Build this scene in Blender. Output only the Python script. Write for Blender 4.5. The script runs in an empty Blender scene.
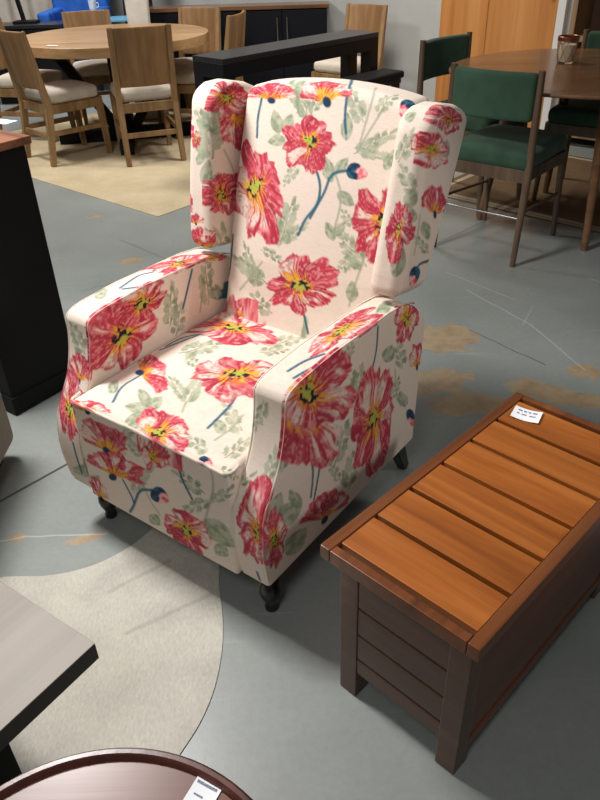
import bpy, bmesh, math, random
import numpy as np
from mathutils import Vector, Matrix, Euler

scene = bpy.context.scene
COL = scene.collection
R = math.radians

# ------------------------------------------------------------------ helpers
def link(o, parent=None):
    COL.objects.link(o)
    if parent is not None:
        o.parent = parent
    return o

def tag(o, label, cat, group=None, kind=None):
    o['label'] = label
    o['category'] = cat
    if group:
        o['group'] = group
    if kind:
        o['kind'] = kind
    return o

def thing(name, label, cat, loc=(0, 0, 0), rz=0.0, group=None, rot=None):
    o = bpy.data.objects.new(name, None)
    o.empty_display_size = 0.1
    o.location = loc
    o.rotation_euler = rot if rot else (0, 0, rz)
    link(o)
    return tag(o, label, cat, group)

def struct(o):
    o['kind'] = 'structure'
    return o

class MB:
    """collects shapes, then links them as ONE mesh object"""
    def __init__(self):
        self.v = []
        self.f = []
    def add(self, verts, faces):
        n = len(self.v)
        self.v += [tuple(p) for p in verts]
        self.f += [tuple(i + n for i in f) for f in faces]
        return self
    def box(self, c, s, rot=None, bevel=0.003, seg=2, top_scale=None):
        bm = bmesh.new()
        bmesh.ops.create_cube(bm, size=1.0)
        for v in bm.verts:
            k = 1.0
            v.co = Vector((v.co.x * s[0], v.co.y * s[1], v.co.z * s[2]))
            if top_scale and v.co.z > 0:
                v.co.x *= top_scale[0]; v.co.y *= top_scale[1]
        if bevel:
            b = min(bevel, min(s) * 0.45)
            bmesh.ops.bevel(bm, geom=list(bm.edges), offset=b, segments=seg, affect='EDGES', profile=0.5)
        M = Matrix.Translation(c)
        if rot is not None:
            M = M @ (rot if isinstance(rot, Matrix) else Euler(rot).to_matrix().to_4x4())
        bm.transform(M)
        bm.verts.index_update()
        self.add([v.co[:] for v in bm.verts], [[v.index for v in f.verts] for f in bm.faces])
        bm.free()
        return self
    def beam(self, a, b, w, t, up=(0, 0, 1), bevel=0.003, w2=None, t2=None):
        """square bar from a to b; w across, t along 'up'; w2,t2 at b"""
        a = Vector(a); b = Vector(b); d = (b - a).normalized()
        u = Vector(up)
        sx = d.cross(u)
        if sx.length < 1e-4:
            sx = d.cross(Vector((0, 1, 0)))
        sx.normalize(); sy = sx.cross(d).normalized()
        w2 = w if w2 is None else w2; t2 = t if t2 is None else t2
        bm = bmesh.new()
        vs = []
        for (p, ww, tt) in ((a, w, t), (b, w2, t2)):
            for (i, j) in ((-1, -1), (1, -1), (1, 1), (-1, 1)):
                vs.append(bm.verts.new(p + sx * (i * ww / 2) + sy * (j * tt / 2)))
        for q in ((3, 2, 1, 0), (4, 5, 6, 7), (0, 1, 5, 4), (1, 2, 6, 5), (2, 3, 7, 6), (3, 0, 4, 7)):
            bm.faces.new([vs[i] for i in q])
        bmesh.ops.recalc_face_normals(bm, faces=list(bm.faces))
        if bevel:
            bmesh.ops.bevel(bm, geom=list(bm.edges), offset=bevel, segments=2, affect='EDGES')
        bm.verts.index_update()
        self.add([v.co[:] for v in bm.verts], [[v.index for v in f.verts] for f in bm.faces])
        bm.free()
        return self
    def tube(self, pts, r, n=10, cap=True):
        pts = [Vector(p) for p in pts]
        rr = r if isinstance(r, (list, tuple)) else [r] * len(pts)
        vs, fs = [], []
        prev = None
        for i, p in enumerate(pts):
            if i == 0: d = pts[1] - pts[0]
            elif i == len(pts) - 1: d = pts[-1] - pts[-2]
            else: d = (pts[i + 1] - pts[i]).normalized() + (pts[i] - pts[i - 1]).normalized()
            d.normalize()
            if prev is None:
                x = d.cross(Vector((0, 0, 1)))
                if x.length < 1e-3: x = d.cross(Vector((0, 1, 0)))
            else:
                x = prev - d * prev.dot(d)
            x.normalize(); prev = x
            y = d.cross(x)
            for k in range(n):
                a = 2 * math.pi * k / n
                vs.append(p + (x * math.cos(a) + y * math.sin(a)) * rr[i])
        for i in range(len(pts) - 1):
            for k in range(n):
                fs.append((i * n + k, i * n + (k + 1) % n, (i + 1) * n + (k + 1) % n, (i + 1) * n + k))
        if cap:
            fs.append(tuple(range(n - 1, -1, -1)))
            m = (len(pts) - 1) * n
            fs.append(tuple(range(m, m + n)))
        return self.add(vs, fs)
    def lathe(self, prof, c=(0, 0, 0), n=32, cap=True):
        vs, fs = [], []
        for (r, z) in prof:
            for k in range(n):
                a = 2 * math.pi * k / n
                vs.append((c[0] + r * math.cos(a), c[1] + r * math.sin(a), c[2] + z))
        for i in range(len(prof) - 1):
            for k in range(n):
                fs.append((i * n + k, i * n + (k + 1) % n, (i + 1) * n + (k + 1) % n, (i + 1) * n + k))
        if cap:
            fs.append(tuple(range(n - 1, -1, -1)))
            m = (len(prof) - 1) * n
            fs.append(tuple(range(m, m + n)))
        return self.add(vs, fs)
    def prism(self, poly, z0, z1, bevel=0.0):
        bm = bmesh.new()
        lo = [bm.verts.new((p[0], p[1], z0)) for p in poly]
        hi = [bm.verts.new((p[0], p[1], z1)) for p in poly]
        n = len(poly)
        bm.faces.new(lo[::-1]); bm.faces.new(hi)
        for i in range(n):
            bm.faces.new((lo[i], lo[(i + 1) % n], hi[(i + 1) % n], hi[i]))
        bmesh.ops.recalc_face_normals(bm, faces=list(bm.faces))
        if bevel:
            es = [e for e in bm.edges if abs(e.verts[0].co.z - e.verts[1].co.z) < 1e-6]
            bmesh.ops.bevel(bm, geom=es, offset=bevel, segments=2, affect='EDGES')
        bm.verts.index_update()
        self.add([v.co[:] for v in bm.verts], [[v.index for v in f.verts] for f in bm.faces])
        bm.free()
        return self
    def build(self, name, mat, parent=None, smooth=True, angle=40):
        me = bpy.data.meshes.new(name)
        me.from_pydata(self.v, [], self.f)
        me.validate()
        me.materials.append(mat)
        if smooth:
            me.polygons.foreach_set('use_smooth', [True] * len(me.polygons))
            try:
                me.set_sharp_from_angle(angle=R(angle))
            except Exception:
                pass
        me.update()
        ob = bpy.data.objects.new(name, me)
        if smooth:
            ob.modifiers.new('even_shading', 'WEIGHTED_NORMAL').keep_sharp = True
        return link(ob, parent)

def smoothstep(a, b, x):
    t = np.clip((x - a) / (b - a), 0, 1)
    return t * t * (3 - 2 * t)

def rbox_arrays(size, r, step, mapfn=None):
    """rounded box as six welded grids (numpy), warped by mapfn(P)->P; P in [-size/2, size/2]"""
    h = np.array(size, float) / 2
    r = min(r, h.min() * 0.98)
    def axis(hh):
        k = max(2, int(math.ceil(r / step)) + 1)
        m = max(1, int(math.ceil((2 * hh - 2 * r) / step)))
        a = np.linspace(0, math.pi / 4, k + 1)
        edge = r * np.tan(a)                      # cube map samples inside the rounding
        left = -hh + r - edge[::-1]
        mid = np.linspace(-hh + r, hh - r, m + 1)
        right = hh - r + edge
        return np.unique(np.round(np.concatenate([left, mid, right]), 9))
    ax = [axis(x) for x in h]
    V, F, n = [], [], 0
    for d in range(3):
        a, b = [(1, 2), (2, 0), (0, 1)][d]
        A, B = np.meshgrid(ax[a], ax[b], indexing='ij')
        for sgn in (-1, 1):
            P = np.zeros(A.shape + (3,))
            P[..., a] = A; P[..., b] = B; P[..., d] = sgn * h[d]
            V.append(P.reshape(-1, 3))
            na, nb = A.shape
            I = np.arange(na * nb).reshape(na, nb) + n
            q = np.stack([I[:-1, :-1], I[1:, :-1], I[1:, 1:], I[:-1, 1:]], -1).reshape(-1, 4)
            F.append(q if sgn > 0 else q[:, ::-1])
            n += na * nb
    V = np.concatenate(V); F = np.concatenate(F)
    key = np.round(V, 7)
    _, first, inv = np.unique(key, axis=0, return_index=True, return_inverse=True)
    V = V[first]; F = inv.reshape(-1)[F]
    c = np.clip(V, -(h - r), h - r)
    d = V - c
    L = np.linalg.norm(d, axis=1, keepdims=True)
    V = c + np.where(L > 1e-9, d / np.maximum(L, 1e-9) * r, 0)
    if mapfn is not None:
        V = mapfn(V)
    return V, F

def mesh_np(name, V, F, mat, parent=None):
    me = bpy.data.meshes.new(name)
    me.vertices.add(len(V)); me.vertices.foreach_set('co', V.astype(np.float32).ravel())
    me.loops.add(F.size); me.loops.foreach_set('vertex_index', F.astype(np.int32).ravel())
    me.polygons.add(len(F)); me.polygons.foreach_set('loop_start', (np.arange(len(F)) * 4).astype(np.int32))
    me.update(calc_edges=True)
    me.validate()
    me.polygons.foreach_set('use_smooth', [True] * len(me.polygons))
    me.materials.append(mat)
    me.update()
    return link(bpy.data.objects.new(name, me), parent)

def rbox(name, size, r, step, mat, parent=None, mapfn=None, c=(0, 0, 0)):
    f = (lambda P: (mapfn(P) if mapfn else P) + np.array(c))
    V, F = rbox_arrays(size, r, step, f)
    return mesh_np(name, V, F, mat, parent)

def copy_tree(o, parent=None):
    kids = list(o.children)
    c = o.copy()
    COL.objects.link(c)
    if parent is not None:
        c.parent = parent
    for k in kids:
        copy_tree(k, c)
    return c

# ------------------------------------------------------------------ materials
class NT:
    def __init__(self, name):
        self.m = bpy.data.materials.new(name)
        self.m.use_nodes = True
        self.t = self.m.node_tree
        self.t.nodes.clear()
        self.out = self.n('ShaderNodeOutputMaterial')
        self.p = self.n('ShaderNodeBsdfPrincipled')
        self.l(self.p.outputs[0], self.out.inputs[0])
    def n(self, typ, **kw):
        x = self.t.nodes.new(typ)
        for k, v in kw.items():
            setattr(x, k, v)
        return x
    def l(self, a, b):
        self.t.links.new(a, b)
    def val(self, sock, v):
        if isinstance(v, (int, float)):
            sock.default_value = v
        elif isinstance(v, (tuple, list)):
            sock.default_value = tuple(v) if len(v) != 3 or sock.type == 'VECTOR' else (*v, 1)
        else:
            self.l(v, sock)
    def math(self, op, a, b=None, c=None, clamp=False):
        x = self.n('ShaderNodeMath', operation=op); x.use_clamp = clamp
        self.val(x.inputs[0], a)
        if b is not None: self.val(x.inputs[1], b)
        if c is not None: self.val(x.inputs[2], c)
        return x.outputs[0]
    def vmath(self, op, a, b=None, out=0):
        x = self.n('ShaderNodeVectorMath', operation=op)
        self.val(x.inputs[0], a)
        if b is not None: self.val(x.inputs[1], b)
        return x.outputs[out]
    def coord(self, which='Object'):
        return self.n('ShaderNodeTexCoord').outputs[which]
    def mapping(self, v, scale=(1, 1, 1), loc=(0, 0, 0), rot=(0, 0, 0)):
        x = self.n('ShaderNodeMapping')
        self.l(v, x.inputs[0]); x.inputs['Scale'].default_value = scale
        x.inputs['Location'].default_value = loc; x.inputs['Rotation'].default_value = rot
        return x.outputs[0]
    def noise(self, v, scale=5, detail=4, rough=0.55, out=0, dist=0.0):
        x = self.n('ShaderNodeTexNoise')
        if v is not None: self.l(v, x.inputs['Vector'])
        x.inputs['Scale'].default_value = scale; x.inputs['Detail'].default_value = detail
        x.inputs['Roughness'].default_value = rough; x.inputs['Distortion'].default_value = dist
        return x.outputs[out]
    def ramp(self, f, stops):
        x = self.n('ShaderNodeValToRGB')
        self.val(x.inputs[0], f)
        e = x.color_ramp.elements
        while len(e) < len(stops): e.new(0.5)
        for i, (p, c) in enumerate(stops):
            e[i].position = p
            e[i].color = (*c, 1) if len(c) == 3 else c
        return x.outputs[0]
    def mix(self, f, a, b, typ='MIX'):
        x = self.n('ShaderNodeMix', data_type='RGBA', blend_type=typ)
        self.val(x.inputs[0], f); self.val(x.inputs[6], a); self.val(x.inputs[7], b)
        return x.outputs[2]
    def bump(self, h, strength=0.3, dist=0.01):
        x = self.n('ShaderNodeBump')
        x.inputs['Strength'].default_value = strength; x.inputs['Distance'].default_value = dist
        self.l(h, x.inputs['Height'])
        self.l(x.outputs[0], self.p.inputs['Normal'])
    def set(self, color=None, rough=None, metal=None, spec=None, coat=None, sheen=None):
        if color is not None: self.val(self.p.inputs['Base Color'], color)
        if rough is not None: self.val(self.p.inputs['Roughness'], rough)
        if metal is not None: self.val(self.p.inputs['Metallic'], metal)
        if spec is not None: self.val(self.p.inputs['Specular IOR Level'], spec)
        if coat is not None:
            self.p.inputs['Coat Weight'].default_value = coat
            self.p.inputs['Coat Roughness'].default_value = 0.2
        if sheen is not None: self.p.inputs['Sheen Weight'].default_value = sheen
        return self.m

def srgb(r, g, b):
    f = lambda c: c / 12.92 if c <= 0.04045 else ((c + 0.055) / 1.055) ** 2.4
    return (f(r / 255), f(g / 255), f(b / 255))

def mat_plain(name, col, rough=0.5, metal=0.0, var=0.08, scale=12, spec=0.5, bump=0.0):
    k = NT(name)
    n = k.noise(k.coord(), scale, 5)
    a = tuple(c * (1 - var) for c in col); b = tuple(min(1, c * (1 + var)) for c in col)
    c = k.ramp(n, [(0.3, a), (0.7, b)])
    if bump: k.bump(n, bump, 0.004)
    return k.set(c, rough, metal, spec)

def mat_wood(name, dark, mid, light, axis=0, scale=1.0, rough=0.4, coat=0.0, knots=False, spec=0.5, var=0.0):
    """grain runs along local axis"""
    k = NT(name)
    co = k.coord()
    if var:
        oi = k.n('ShaderNodeObjectInfo')
        sh = k.vmath('SCALE', (7.3, 5.1, 9.7)); sh.node.inputs['Scale'].default_value = 1.0
        k.l(oi.outputs['Random'], sh.node.inputs['Scale'])
        co = k.vmath('ADD', co, sh)
    sc = [14 * scale] * 3; sc[axis] = 1.1 * scale
    g = k.noise(k.mapping(co, sc), 1.0, 6, 0.6, dist=0.6)
    sc2 = [70 * scale] * 3; sc2[axis] = 2.5 * scale
    fine = k.noise(k.mapping(co, sc2), 1.0, 3, 0.5)
    c = k.ramp(g, [(0.28, dark), (0.5, mid), (0.72, light)])
    fc = k.ramp(fine, [(0.25, (0.72, 0.72, 0.72)), (0.65, (1.06, 1.06, 1.06))])
    c = k.mix(0.7, c, fc, 'MULTIPLY')
    if var:
        vv = k.ramp(oi.outputs['Random'], [(0.0, (1 - var,) * 3), (1.0, (1 + var * .6,) * 3)])
        c = k.mix(1.0, c, vv, 'MULTIPLY')
    if knots:
        vo = k.n('ShaderNodeTexVoronoi'); vo.inputs['Scale'].default_value = 5.0
        k.l(k.mapping(co, (1, .7, .3)), vo.inputs['Vector'])
        gate = k.math('GREATER_THAN', k.n('ShaderNodeSeparateColor').outputs[0], .62)
        k.l(vo.outputs['Color'], gate.node.inputs[0].links[0].from_node.inputs[0])
        wob = k.math('ADD', vo.outputs['Distance'], k.math('MULTIPLY', k.math('SUBTRACT', g, .5), .12))
        kn = k.ramp(wob, [(0.03, (1,) * 3), (0.12, (0,) * 3)])
        c = k.mix(k.math('MULTIPLY', k.math('MULTIPLY', kn, gate), .7), c, srgb(84, 36, 14))
    k.bump(fine, 0.08, 0.002)
    return k.set(c, rough, 0, spec, coat if coat else None)

def mat_fabric(name, col, rough=0.95, weave=900, var=0.12, bump=0.25, sheen=0.0):
    k = NT(name)
    co = k.coord()
    n = k.noise(co, 9, 4)
    w = k.noise(k.mapping(co, (1, 1, 1)), weave, 2, 0.7)
    a = tuple(c * (1 - var) for c in col); b = tuple(min(1, c * (1 + var)) for c in col)
    c = k.ramp(n, [(0.3, a), (0.7, b)])
    wc = k.ramp(w, [(0.3, (0.82,) * 3), (0.7, (1.08,) * 3)])
    c = k.mix(0.8, c, wc, 'MULTIPLY')
    k.bump(w, bump, 0.002)
    return k.set(c, rough, 0, 0.2, None, sheen)

M = {}
M['oak'] = mat_wood('oak_wood', srgb(112, 84, 52), srgb(142, 110, 72), srgb(162, 130, 90), axis=2, rough=0.5)
M['oak_panel'] = mat_wood('oak_panel_wood', srgb(112, 80, 48), srgb(136, 100, 62), srgb(156, 120, 80), axis=2, scale=.6, rough=0.5)
M['oak_top'] = mat_wood('oak_table_wood', srgb(150, 112, 72), srgb(172, 136, 94), srgb(190, 154, 112), axis=0, scale=.7, rough=0.3)
M['walnut'] = mat_wood('walnut_wood', srgb(66, 50, 38), srgb(92, 72, 55), srgb(112, 90, 70), axis=2, rough=0.45)
M['walnut_top'] = mat_wood('walnut_table_wood', srgb(88, 60, 40), srgb(114, 80, 54), srgb(136, 100, 70), axis=0, scale=.6, rough=0.22)
M['door'] = mat_wood('honey_door_wood', srgb(164, 104, 52), srgb(188, 126, 68), srgb(202, 142, 84), axis=2, scale=.35, rough=0.35)
M['slat'] = mat_wood('orange_brown_slat_wood', srgb(116, 60, 22), srgb(158, 90, 36), srgb(184, 114, 54), axis=1, scale=.8, knots=True, rough=0.36, var=.14)
M['chest_rail'] = mat_wood('chest_rail_wood', srgb(84, 46, 26), srgb(112, 64, 34), srgb(132, 80, 46), axis=0, scale=.9, rough=0.3)
M['chest_dark'] = mat_wood('chest_dark_wood', srgb(66, 42, 28), srgb(88, 58, 40), srgb(106, 72, 50), axis=1, scale=.8, rough=0.32)
M['chest_side'] = mat_wood('chest_side_wood', srgb(72, 36, 18), srgb(98, 50, 26), srgb(116, 62, 34), axis=0, scale=.8, rough=0.35)
M['shelf'] = mat_wood('bookcase_wood', srgb(118, 90, 62), srgb(146, 116, 84), srgb(166, 136, 104), axis=2, scale=.7, rough=0.5)
M['shelf_dark'] = mat_wood('bookcase_back_wood', srgb(58, 34, 20), srgb(84, 52, 32), srgb(104, 68, 42), axis=2, scale=.7, rough=0.5)
M['black'] = mat_plain('black_paint', (0.008, 0.008, 0.010), 0.4, spec=.25)
M['black_matte'] = mat_plain('black_matte_paint', (0.007, 0.007, 0.008), 0.6, spec=.2)
M['black_top'] = mat_wood('black_stained_wood', (0.016, 0.016, 0.018), (0.022, 0.022, 0.024), (0.03, 0.03, 0.032), axis=0, rough=0.28)
M['navy'] = mat_plain('navy_black_paint', (0.006, 0.007, 0.010), 0.55, spec=.12)
M['red_wood'] = mat_wood('reddish_top_wood', srgb(84, 50, 40), srgb(108, 68, 56), srgb(124, 82, 70), axis=0, scale=.5, rough=0.32)
M['cream_fabric'] = mat_fabric('cream_seat_fabric', srgb(202, 192, 178))
M['green_fabric'] = mat_fabric('green_velvet', srgb(54, 80, 62), 0.9, 500, .2, .2, 0.1)
M['grey_fabric'] = mat_fabric('grey_tweed_fabric', srgb(150, 142, 130), 0.95, 350, .1, .5)
M['blue_fabric'] = mat_fabric('blue_fabric', srgb(44, 98, 182), 0.8, 300, .25, .3)
M['white_fabric'] = mat_fabric('white_slipcover_fabric', srgb(205, 200, 192), 0.9, 300, .1, .3)
M['leg_black'] = mat_plain('black_turned_wood', (0.006, 0.006, 0.007), 0.25)
M['steel'] = mat_plain('brushed_steel', (0.40, 0.39, 0.37), 0.3, 1.0, .05, 40)
M['white_paint'] = mat_plain('white_trim_paint', srgb(214, 214, 212), 0.5, 0, .02)
M['paper'] = mat_plain('white_tag_paper', srgb(236, 238, 242), 0.7, 0, .02)
M['ink'] = mat_plain('grey_ink', srgb(120, 128, 150), 0.7, 0, .1)
M['wax'] = mat_plain('cream_wax', srgb(226, 212, 186), 0.5, 0, .05)
M['copper'] = mat_plain('copper_metal', srgb(176, 112, 92), 0.32, 1.0, .1)
M['grey_wood'] = mat_wood('grey_washed_wood', srgb(126, 116, 104), srgb(136, 126, 114), srgb(145, 135, 122), axis=0, scale=.4, rough=0.5)
M['dark_edge'] = mat_plain('dark_metal_edge', srgb(52, 44, 36), 0.5, 0, .15)
M['blue_glass'] = mat_plain('pale_blue_tabletop', srgb(120, 190, 232), 0.15, 0, .05)
M['cup'] = mat_plain('white_cup_glaze', srgb(220, 226, 236), 0.3, 0, .02)
M['drape'] = mat_fabric('pale_drape_fabric', srgb(206, 196, 184), 0.9, 200, .1, .3)
M['teal_drape'] = mat_fabric('pale_teal_drape_fabric', srgb(150, 176, 182), 0.9, 200, .1, .3)

def mat_glass():
    k = NT('clear_glass')
    k.p.inputs['Transmission Weight'].default_value = 1.0
    k.p.inputs['IOR'].default_value = 1.3
    n = k.noise(k.coord(), 30, 2)
    return k.set(k.ramp(n, [(0, (.93, .9, .86)), (1, (1, .97, .93))]), 0.03)
M['glass'] = mat_glass()

def mat_wall():
    k = NT('pale_wall_paint')
    n = k.noise(k.coord(), 2.5, 5)
    c = k.ramp(n, [(0.3, srgb(170, 170, 166)), (0.7, srgb(182, 182, 178))])
    k.bump(k.noise(k.coord(), 120, 3), 0.05, 0.002)
    return k.set(c, 0.7, 0, 0.3)
M['wall'] = mat_wall()

def seg_mask(k, P, a, b, w, soft):
    """1 on the floor line a-b (world xy), 0 beyond w+soft"""
    ax, ay = a; bx, by = b
    L = math.hypot(bx - ax, by - ay)
    u = ((bx - ax) / L, (by - ay) / L, 0)
    d = k.vmath('SUBTRACT', P, (ax, ay, 0))
    t = k.vmath('DOT_PRODUCT', d, u, out=1)
    s = k.vmath('DOT_PRODUCT', d, (-u[1], u[0], 0), out=1)
    t2 = k.math('MINIMUM', k.math('MAXIMUM', t, 0.0), L)
    e = k.math('SUBTRACT', t, t2)
    dist = k.math('SQRT', k.math('ADD', k.math('MULTIPLY', e, e), k.math('MULTIPLY', s, s)))
    x = k.n('ShaderNodeMapRange'); x.interpolation_type = 'SMOOTHSTEP'
    k.l(dist, x.inputs[0]); x.inputs[1].default_value = w; x.inputs[2].default_value = w + soft
    x.inputs[3].default_value = 1; x.inputs[4].default_value = 0
    return x.outputs[0]

def mat_floor():
    k = NT('worn_painted_concrete')
    P = k.coord('Object')
    flat = k.vmath('MULTIPLY', P, (1, 1, 0))
    wob = k.noise(flat, 7, 3, out=1)
    Pw = k.vmath('ADD', flat, k.vmath('MULTIPLY', k.vmath('SUBTRACT', wob, (.5, .5, .5)), (.018, .018, 0)))
    big = k.noise(flat, 1.3, 5, 0.6)
    c = k.ramp(big, [(0.3, srgb(128, 134, 130)), (0.55, srgb(141, 146, 142)), (0.75, srgb(151, 155, 150))])
    fine = k.noise(flat, 60, 4, 0.7)
    c = k.mix(0.35, c, k.ramp(fine, [(0.3, (.78,) * 3), (0.7, (1.12,) * 3)]), 'MULTIPLY')
    # brushed scuffs
    sc = k.noise(k.mapping(flat, (3, 40, 1), rot=(0, 0, R(-35))), 1.0, 3, .6)
    c = k.mix(k.math('MULTIPLY', k.ramp(sc, [(0.62, (0,) * 3), (0.75, (1,) * 3)]), 0.22), c, srgb(188, 192, 190))
    sp = k.noise(flat, 22, 2, .5)
    c = k.mix(k.math('MULTIPLY', k.ramp(sp, [(0.73, (0,) * 3), (0.76, (1,) * 3)]), 0.6), c, srgb(112, 112, 106))
    # peeled, tan patches where the paint has worn off
    total = None
    for (x, y, rx, ry, rot) in PATCHES:
        d = k.mapping(k.vmath('SUBTRACT', flat, (x, y, 0)), (1 / rx, 1 / ry, 1), rot=(0, 0, 0))
        if rot:
            r = k.n('ShaderNodeVectorRotate', rotation_type='Z_AXIS')
            k.l(k.vmath('SUBTRACT', flat, (x, y, 0)), r.inputs[0]); r.inputs['Angle'].default_value = -rot
            d = k.mapping(r.outputs[0], (1 / rx, 1 / ry, 1))
        q = k.math('SUBTRACT', 1.0, k.vmath('LENGTH', d, out=1), clamp=True)
        total = q if total is None else k.math('MAXIMUM', total, q)
    pn = k.noise(flat, 9, 8, 0.72)
    m = k.math('ADD', total, k.math('MULTIPLY', k.math('SUBTRACT', pn, 0.5), 1.7))
    gate = k.ramp(total, [(0.0, (0,) * 3), (0.12, (1,) * 3)])
    mask = k.math('MULTIPLY', k.ramp(m, [(0.36, (0,) * 3), (0.42, (1,) * 3)]), gate)
    tan = k.ramp(k.noise(flat, 14, 6, .7), [(0.3, srgb(142, 116, 84)), (0.55, srgb(172, 146, 110)), (0.7, srgb(160, 148, 124))])
    c = k.mix(k.math('MULTIPLY', mask, 0.85), c, tan)
    for (a, b, w, col, amt) in LINES:
        mm = seg_mask(k, Pw if amt < 1 else flat, a, b, w, 0.003)
        c = k.mix(k.math('MULTIPLY', mm, min(amt, .95)), c, col)
    k.bump(fine, 0.06, 0.003)
    rr = k.ramp(big, [(0.3, (.36,) * 3), (0.7, (.44,) * 3)])
    return k.set(c, rr, 0, 0.8)

PATCHES = [(0.60, 2.53, .20, .17, .3), (0.50, 2.20, .20, .15, .2), (0.56, 2.06, .22, .12, 0), (0.86, 2.12, .22, .10, -.5),
           (1.05, 2.24, .10, .07, 0), (-1.18, 4.15, .09, .05, 0), (-.83, 3.45, .10, .06, .5), (-.80, 1.47, .05, .03, .3), (-.60, 1.46, .09, .025, .3),
           (1.0, 2.05, .10, .08, 0)]
DK = srgb(58, 60, 60); LT = srgb(196, 202, 200)
LINES = [((-1.9, .55), (-.40, 2.16), .0035, DK, 1.0),
         ((.772, 2.973), (.96, 2.62), .0015, LT, .45), ((.96, 2.62), (1.056, 2.254), .0015, LT, .45),
         ((.716, 3.18), (.958, 2.855), .001, LT, .4), ((1.02, 2.79), (.93, 2.62), .001, LT, .3),
         ((.704, 2.593), (.922, 2.299), .0015, srgb(84, 90, 90), .8),
         ((-.98, 1.43), (-.78, 1.475), .001, LT, .5), ((-.78, 1.475), (-.55, 1.47), .001, LT, .5),
         ((1.36, 3.05), (1.62, 2.72), .001, LT, .5), ((.60, 3.42), (1.25, 4.03), .004, srgb(96, 100, 98), .7),
         ((-1.0, 3.1), (-.62, 3.35), .003, srgb(100, 104, 102), .5), ((-.95, 3.75), (-.5, 3.3), .003, srgb(96, 100, 98), .6)]
M['floor'] = mat_floor()

def mat_hide():
    k = NT('cream_cowhide')
    co = k.coord()
    n = k.noise(co, 3.5, 6, .6)
    hair = k.noise(k.mapping(co, (170, 70, 1), rot=(0, 0, R(40))), 1.0, 4, .7)
    c = k.ramp(n, [(0.3, srgb(176, 172, 162)), (0.5, srgb(198, 194, 182)), (0.7, srgb(210, 205, 190))])
    c = k.mix(0.8, c, k.ramp(hair, [(0.3, (.78,) * 3), (0.65, (1.06,) * 3)]), 'MULTIPLY')
    sp = k.noise(k.mapping(co, (1, 1, 1)), 26, 3, .6)
    # faint hairline seams running across the hide
    for (a, b) in (((-.50, 1.26), (-.36, 1.36)), ((-.43, 1.13), (-.24, 1.24))):
        mm = seg_mask(k, k.vmath('MULTIPLY', co, (1, 1, 0)), a, b, .003, .006)
        c = k.mix(k.math('MULTIPLY', mm, .25), c, srgb(120, 112, 98))
    c = k.mix(k.math('MULTIPLY', k.ramp(sp, [(0.70, (0,) * 3), (0.78, (1,) * 3)]), .4), c, srgb(130, 118, 100))
    k.bump(hair, .25, .003)
    return k.set(c, .8, 0, .25)
M['hide'] = mat_hide()

def mat_rug(name, a, b, border=None):
    k = NT(name)
    co = k.coord()
    n = k.noise(co, 5, 6, .65)
    f = k.noise(co, 160, 3, .7)
    c = k.ramp(n, [(0.3, a), (0.7, b)])
    c = k.mix(.7, c, k.ramp(f, [(0.3, (.8,) * 3), (0.7, (1.08,) * 3)]), 'MULTIPLY')
    k.bump(f, .4, .004)
    return k.set(c, .95, 0, .1)
M['beige_rug'] = mat_rug('beige_rug_pile', srgb(186, 170, 138), srgb(206, 190, 158))
M['brown_rug'] = mat_rug('brown_rug_pile', srgb(104, 84, 62), srgb(122, 100, 76))
M['cream_stripe'] = mat_rug('cream_rug_stripe', srgb(160, 148, 126), srgb(176, 164, 142))

def mat_floral():
    k = NT('poppy_print_linen')
    at = k.n('ShaderNodeAttribute', attribute_name='print')
    co = k.coord()
    w = k.noise(k.mapping(co, (1, 1, 1)), 420, 3, .75)
    s = k.noise(k.mapping(co, (60, 60, 400)), 1.0, 2, .5)
    wc = k.ramp(k.math('MULTIPLY', k.math('ADD', w, s), .5), [(0.3, (.86,) * 3), (0.7, (1.07,) * 3)])
    c = k.mix(.8, at.outputs['Color'], wc, 'MULTIPLY')
    k.bump(w, .12, .0015)
    return k.set(c, .9, 0, .15, None, .05)
M['floral'] = mat_floral()
M['welt'] = M['floral']

# ------------------------------------------------------------------ setting
fl = MB(); fl.box((0.6, 5.2, -.05), (16, 16, .1), bevel=0)
struct(fl.build('floor', M['floor'], smooth=False))
# floor coordinates are world metres: put the origin at the world origin (object sits at 0,0,0)

d1 = Vector((.745, -.667, 0)); n1 = Vector((.667, .745, 0))      # back wall direction / outward normal
p0 = Vector((.9, 6.75, 0))
ang1 = math.atan2(d1.y, d1.x)
Wl = thing_wall = None
def on_wall(t, out=0.0, z=0.0):
    q = p0 + d1 * t - n1 * out
    return (q.x, q.y, z)
w = MB(); q = p0 + d1 * (0.5) + n1 * .06
w.box((q.x, q.y, 1.4), (14.0, .12, 2.8), rot=(0, 0, ang1), bevel=0)
struct(w.build('wall_back', M['wall'], smooth=False))

def wall_t(x):          # parameter along wall for a world x
    return (x - p0.x) / d1.x
tA, tB = wall_t(1.238), wall_t(1.955)
dw = tB - tA
dr = bpy.data.objects.new('door_1', None); dr.location = on_wall(tA); dr.rotation_euler = (0, 0, ang1); link(dr); struct(dr)
b = MB(); b.box((dw * .215, -.018, 1.02), (dw * .43 - .003, .036, 2.04), bevel=.002)
b.build('door_board', M['door'], dr)
b = MB(); b.box((dw * .715, -.018, 1.02), (dw * .57 - .003, .036, 2.04), bevel=.002)
b.build('door_board', M['door'], dr)
b = MB(); b.box((dw - .06, -.06, 1.0), (.02, .05, .12), bevel=.004); b.box((dw - .06, -.042, 1.0), (.03, .012, .16), bevel=.003)
b.build('door_handle', M['steel'], dr)
t_ = MB(); qq = on_wall(tB + .03, .02, 1.05)
t_.box(qq, (.06, .045, 2.1), rot=(0, 0, ang1), bevel=.004)
struct(t_.build('trim_1', M['white_paint']))
bs = MB(); q1 = on_wall((tA - 4.2) / 2 - .4, .008, .05)
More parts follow.
